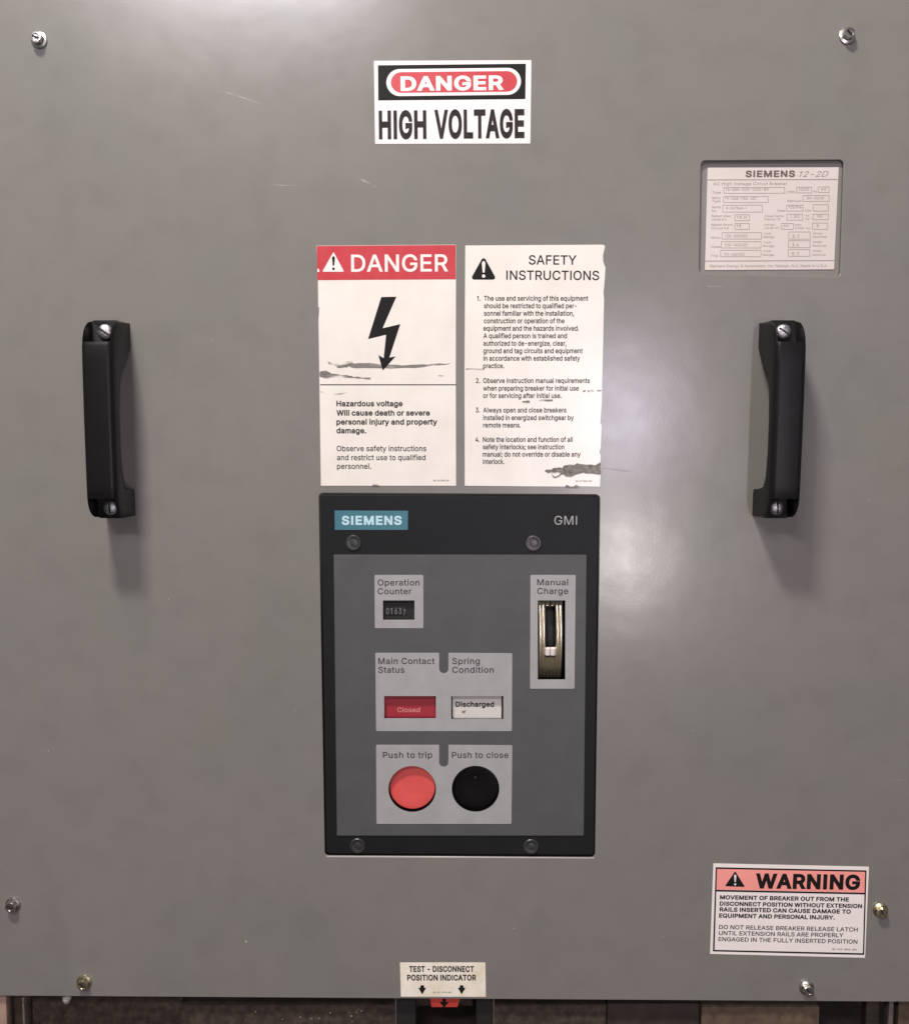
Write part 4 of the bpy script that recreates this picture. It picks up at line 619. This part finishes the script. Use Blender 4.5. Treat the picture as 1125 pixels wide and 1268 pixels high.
link('lit_edge_strip', plate([P([(404, 1060.1), (735.5, 1062.1), (735.5, 1063.3), (404, 1061.6)])], -.0011, .00006), M['lit_edge'], cover, smooth=False)  # added strip, the lit edge of the cutout painted as a pale line
# counter
p0, p1 = W(wc[0], wc[3]), W(wc[2], wc[1])
cn = link('counter_body', box(bmesh.new(), p0.x - .003, p1.x + .003, .0045, .03, p0.z - .003, p1.z + .003), M['dark_cavity'], e)
for k, dg in enumerate('01637'):
    x0 = 288 + k * 15.2
    q = W(*c2(x0 + 7.6, 462), -.0045)
    dr = link('digit_wheel', box(bmesh.new(), q.x - .0019, q.x + .0019, .0038, .0044, q.z - .0048, q.z + .0048, .0003), M['dark_cavity'], cn)
    dr2 = lettering('digit', cn, M['digit'], [(dg, x0 + 2.6, x0 + (12.6 if dg != '1' else 9), 475 + (5 if k == 4 else 0), 22)], c2, -.0036, 0, bold=2)
# flag windows
for q, m, t in ((wr, 'red_flag', 'status_flag'), (ww, 'white_flag', 'spring_flag')):
    p0, p1 = W(q[0], q[3]), W(q[2], q[1])
    rr = .0045 if t == 'status_flag' else -.0003
    fl = link(t, box(bmesh.new(), p0.x - (.004 if t == 'status_flag' else -.0012), p1.x + (.004 if t == 'status_flag' else -.0016), .0058, .0076, p0.z - .004, p1.z + .004), M[m], e)
    fl['label'] = 'deep red indicator flag reading Closed' if t == 'status_flag' else 'off-white indicator flag reading Discharged'
    if t == 'status_flag': lettering('lettering', fl, M['red_soft'], [('Closed', 331, 414, 272, 17)], c3, -.0057, 0, bold=10)
    else:
        lettering('lettering', fl, M['ink'], [('Discharged', 545, 685, 252, 19)], c3, -.0057, 0, bold=28)
        link('smear', flat([P(blob([(566, 270), (582, 264), (578, 276), (568, 278)], 1.5, 3), c3, -.0057)], -.0056), M['dirt'], fl, smooth=False)
link('window_cavity', box(bmesh.new(), W(470, 0).x, W(630, 0).x, .0085, .03, W(0, 895).z, W(0, 856).z), M['dark_cavity'], e)
# push buttons
for b, m, t in ((bt, 'red_button', 'red push button marked Push to trip'), (bk, 'black_button', 'black push button marked Push to close')):
    o = link('push_button', lathe([(RB - .0007, .0295 * -1), (RB - .0007, -.0062), (RB - .0014, -.0055), (RB - .004, -.0051), (RB * .5, -.0056), (0, -.0058)], b.x, b.z, 64), M[m], e, loc=(b.x, 0, b.z))
    o['label'] = t
bs = bmesh.new(); box(bs, bk.x - .001, bk.x + .001, .0046, .0056, bk.z + .009, bk.z + .011, .0003)
link('button_nick', bs, M['ink_label'], e)
# manual charging wheel behind its slot
x0, x1 = W(wm[0], 800).x, W(wm[2], 800).x; zc = (W(682, 743.5).z + W(682, 841.5).z) / 2
wh = link('charging_hub', box(bmesh.new(), x0 - .006, x1 + .006, .050, .054, zc - .06, zc + .06), M['dark_cavity'], e)
RW = .085; yc = .0015 + RW
def arc_ring(xa, xb, a0, a1, R, seg=40, name='wheel_ridge', m=None):
    bm = bmesh.new(); pr = []
    wdt = xb - xa
    for f, dr_ in ((0, -.006), (0, -.0009), (.16, -.0002), (.5, 0), (.84, -.0002), (1, -.0009), (1, -.006)): pr.append((xa + wdt * f, R + dr_))
    rows = []
    for k in range(seg + 1):
        a = a0 + (a1 - a0) * k / seg
        rows.append([bm.verts.new((x, yc - r * math.cos(a), zc + r * math.sin(a))) for x, r in pr])
    for a, b in zip(rows, rows[1:]):
        for i in range(len(pr) - 1): bm.faces.new((a[i], a[i + 1], b[i + 1], b[i]))
    bm.faces.new(rows[0]); bm.faces.new(rows[-1][::-1])
    bmesh.ops.recalc_face_normals(bm, faces=bm.faces)
    return link(name, bm, m or M['wheel'], e, angle=60)
xw0, xw1 = x0 + .0010, x1 - .0022; st = (xw1 - xw0) / 7
for i in range(7):
    a, b = xw0 + st * i + .00015, xw0 + st * (i + 1) - .00015
    if i in (2, 3, 4):
        arc_ring(a, b, -.52, -.225, RW, 24)
        if i < 4: arc_ring(xw0 + st * 2 + (i - 2) * st * 1.5 + .0002, xw0 + st * 2 + (i - 1) * st * 1.5 - .0003, -.19, -.11, RW + .0012, 6, 'pawl_tip', M['print_glint_white'])  # metal tip coloured white, its highlight painted in
        if i < 4: arc_ring(xw0 + st * 2 + (i - 2) * st * 1.5 + .0006, xw0 + st * 2 + (i - 1) * st * 1.5 - .0006, .405, .50, RW, 6, 'pawl_tip')
    else: arc_ring(a, b, -.52, .52, RW)
arc_ring(xw0 + st * 2, xw0 + st * 5, -.52, .52, RW - .012, 30, 'wheel_core', M['dark_cavity'])

# ================================================================ behind and under the cover
def structure(name, bm, m): return tag(link(name, bm, m, smooth=False), kind='structure')
fz = -0.04
bm = bmesh.new(); box(bm, -3, 3, -4, 3, -.12, fz); structure('floor', bm, M['floor'])
bm = bmesh.new(); box(bm, -.56, .56, .60, .64, fz + .001, 1.12); structure('cubicle_light_block', bm, M['wall'])  # unseen wall, added to block world light behind the cover
ez = W(562, 1237).z
def ledge(name, label, xa, xb, y0, y1, z1, m, rag=0.0, cat='ledge', m2=None):
    bm = bmesh.new(); n = max(2, int((xb - xa) / .006)); pts = []
    top0 = []; top1 = []; bot0 = []; bot1 = []
    for k in range(n + 1):
        x = xa + (xb - xa) * k / n; yy = y0 + random.uniform(-1, 1) * rag; zz = z1 + random.uniform(-1, 1) * rag * .4
        bot0.append(bm.verts.new((x, yy - rag, fz + .0005))); top0.append(bm.verts.new((x, yy, zz))); top1.append(bm.verts.new((x, y1, z1))); bot1.append(bm.verts.new((x, y1, fz + .0005)))
    for k in range(n):
        for a, b in ((bot0, top0), (top0, top1), (top1, bot1)): bm.faces.new((a[k], a[k + 1], b[k + 1], b[k]))
    for k in (0, n): bm.faces.new((bot0[k], top0[k], top1[k], bot1[k]))
    bmesh.ops.recalc_face_normals(bm, faces=bm.faces)
    o = link(name, bm, m, loc=((xa + xb) / 2, y0, fz), smooth=False); tag(o, label, cat)
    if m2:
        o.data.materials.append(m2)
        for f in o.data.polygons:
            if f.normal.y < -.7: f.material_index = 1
    return o
X = lambda px, d=-.012: W(px, 1250, d).x
def under(px, py, d): return W(px, py, d)
z_l = under(400, 1245, -.011).z
ledge('steel_ledge', 'dark grimy steel ledge left of the guide rails, under the cover', X(225), X(489), .011, .30, z_l, M['grime_steel'], .0006, m2=M['grime_shaded'])
ledge('steel_ledge', 'dark grimy steel ledge right of the guide rails, under the cover', X(612), X(750), .011, .30, under(680, 1245, -.011).z, M['grime_steel'], .0006, m2=M['grime_shaded'])
ledge('low_ledge', 'low dark ledge between the pinkish bar and the steel ledge, under the cover', X(36), X(224), .020, .30, under(130, 1239.5, -.014).z, M['floor'], .0005, m2=M['grime_shaded'])
ledge('low_ledge', 'low dark ledge left of the stained concrete curb, under the cover', X(752), X(866), .014, .30, under(800, 1243, -.014).z, M['floor'], .0005, m2=M['floor'])
ledge('concrete_curb', 'brown stained concrete curb with chipped edge, below the lower right bolt', X(868), X(1012), .009, .30, under(940, 1247, -.009).z, M['concrete'], .0007, 'curb')
# debris on the floor
for i in range(26):
    x = random.uniform(-.30, .30); y = random.uniform(.085, .13); r = random.uniform(.0005, .0011)
    bm = bmesh.new(); bmesh.ops.create_icosphere(bm, subdivisions=1, radius=r)
    for v in bm.verts: v.co *= random.uniform(.6, 1.2)
    bmesh.ops.translate(bm, verts=bm.verts, vec=(x, y, fz + r * .5) if i > 12 else (random.uniform(-.23, -.07), random.uniform(.0098, .0108), z_l - random.uniform(.001, .018)))
    if i == 0: allb = bm
    else:
        me = bpy.data.meshes.new('t'); bm.to_mesh(me); bm.free(); allb.from_mesh(me); bpy.data.meshes.remove(me)
tag(link('floor_grit', allb, M['foam'], smooth=False), 'pale grit clinging to the dark ledges and floor below the cover', 'grit', kind='stuff')
# guide rails
for px, lab in ((490, 'upright steel guide rail left of the red pointer'), (611, 'upright steel guide rail right of the red pointer')):
    x = W(px, 1252, -.012).x; g = empty('guide_rail', (x, .012, fz), lab, 'rail', 'pair of guide rails under the cover')
    s = 1 if px < 550 else -1
    link('web', box(bmesh.new(), x - .0008, x + .0008, .012, .16, fz + .0006, ez + .02, .0003), M['guide'], g)
    link('shadow_block', box(bmesh.new(), x + s * .0013 if s > 0 else x - .0185, x + .021 if s > 0 else x - .0013, .010, .05, fz + .0006, ez + .012, .0008), M['deep_shade'], g)  # black block in place of the deep shadow beside the rail
# pointer
dq = -.014
g = empty('position_pointer', W(548, 1250, dq), 'red pointer flag with a black arrow peeking out below the cream label', 'pointer')
link('pointer_plate', plate([P([(405, 380), (735, 380), (722, 450), (690, 541), (436, 541), (418, 450)], c8, dq)], dq - .002, dq), M['flag_red'], g, smooth=False)
link('arrow', flat([P([(545, 400), (576, 400), (578, 488), (606, 490), (560, 548), (514, 490), (544, 488)], c8, dq)], dq + .0002), M['ink'], g, smooth=False)
p0 = W(548, 1241, -.03); link('bracket', box(bmesh.new(), p0.x - .034, p0.x + .034, .030, .036, p0.z - .0045, ez + .02, .0005), M['grime_steel'], g)
# brackets at the left and right
def bracket(px0, px1, d, m, lab, name='steel_bracket', bright=None):
    a, b = W(px0, 1255, d).x, W(px1, 1255, d).x
    g = empty(name, ((a + b) / 2, -d, fz), lab, 'bracket')
    link('plate', box(bmesh.new(), a, b, -d, -d + .012, fz + .0006, ez + .03, .0008), m, g)
    if bright: link('lip', box(bmesh.new(), b + .0002, b + .0022, -d - .006, -d + .012, fz + .0006, ez - .003, .0004), bright, g)
    return g
bracket(-30, 8, -.005, M['pink_metal'], 'pinkish primed bar at the far lower left corner', 'primed_bar')
bracket(18, 31, -.012, M['grime_steel'], 'narrow dark bracket beside the pinkish bar, lower left', bright=M['guide'])
bracket(1072, 1088, -.014, M['grime_steel'], 'narrow dark bracket at the lower right below the cover', bright=None)
bracket(1100, 1106, -.010, M['guide'], 'thin pale steel strip at the lower right below the cover', 'steel_strip')
bracket(1112, 1160, -.012, M['concrete'], 'brown stained block at the far lower right corner', 'stained_block')
# dab of sealant
p = W(83, 1237.5, -.006); bm = bmesh.new(); bmesh.ops.create_icosphere(bm, subdivisions=2, radius=.0040)
for v in bm.verts:
    v.co.x *= 1.1 + .2 * math.sin(v.co.z * 900); v.co.z *= 1.3; v.co *= random.uniform(.88, 1.08)
bmesh.ops.translate(bm, verts=bm.verts, vec=p)
tag(link('sealant_dab', bm, M['foam'], loc=p), 'pale dab of sealant hanging under the cover below the yellowish left bolt', 'sealant')
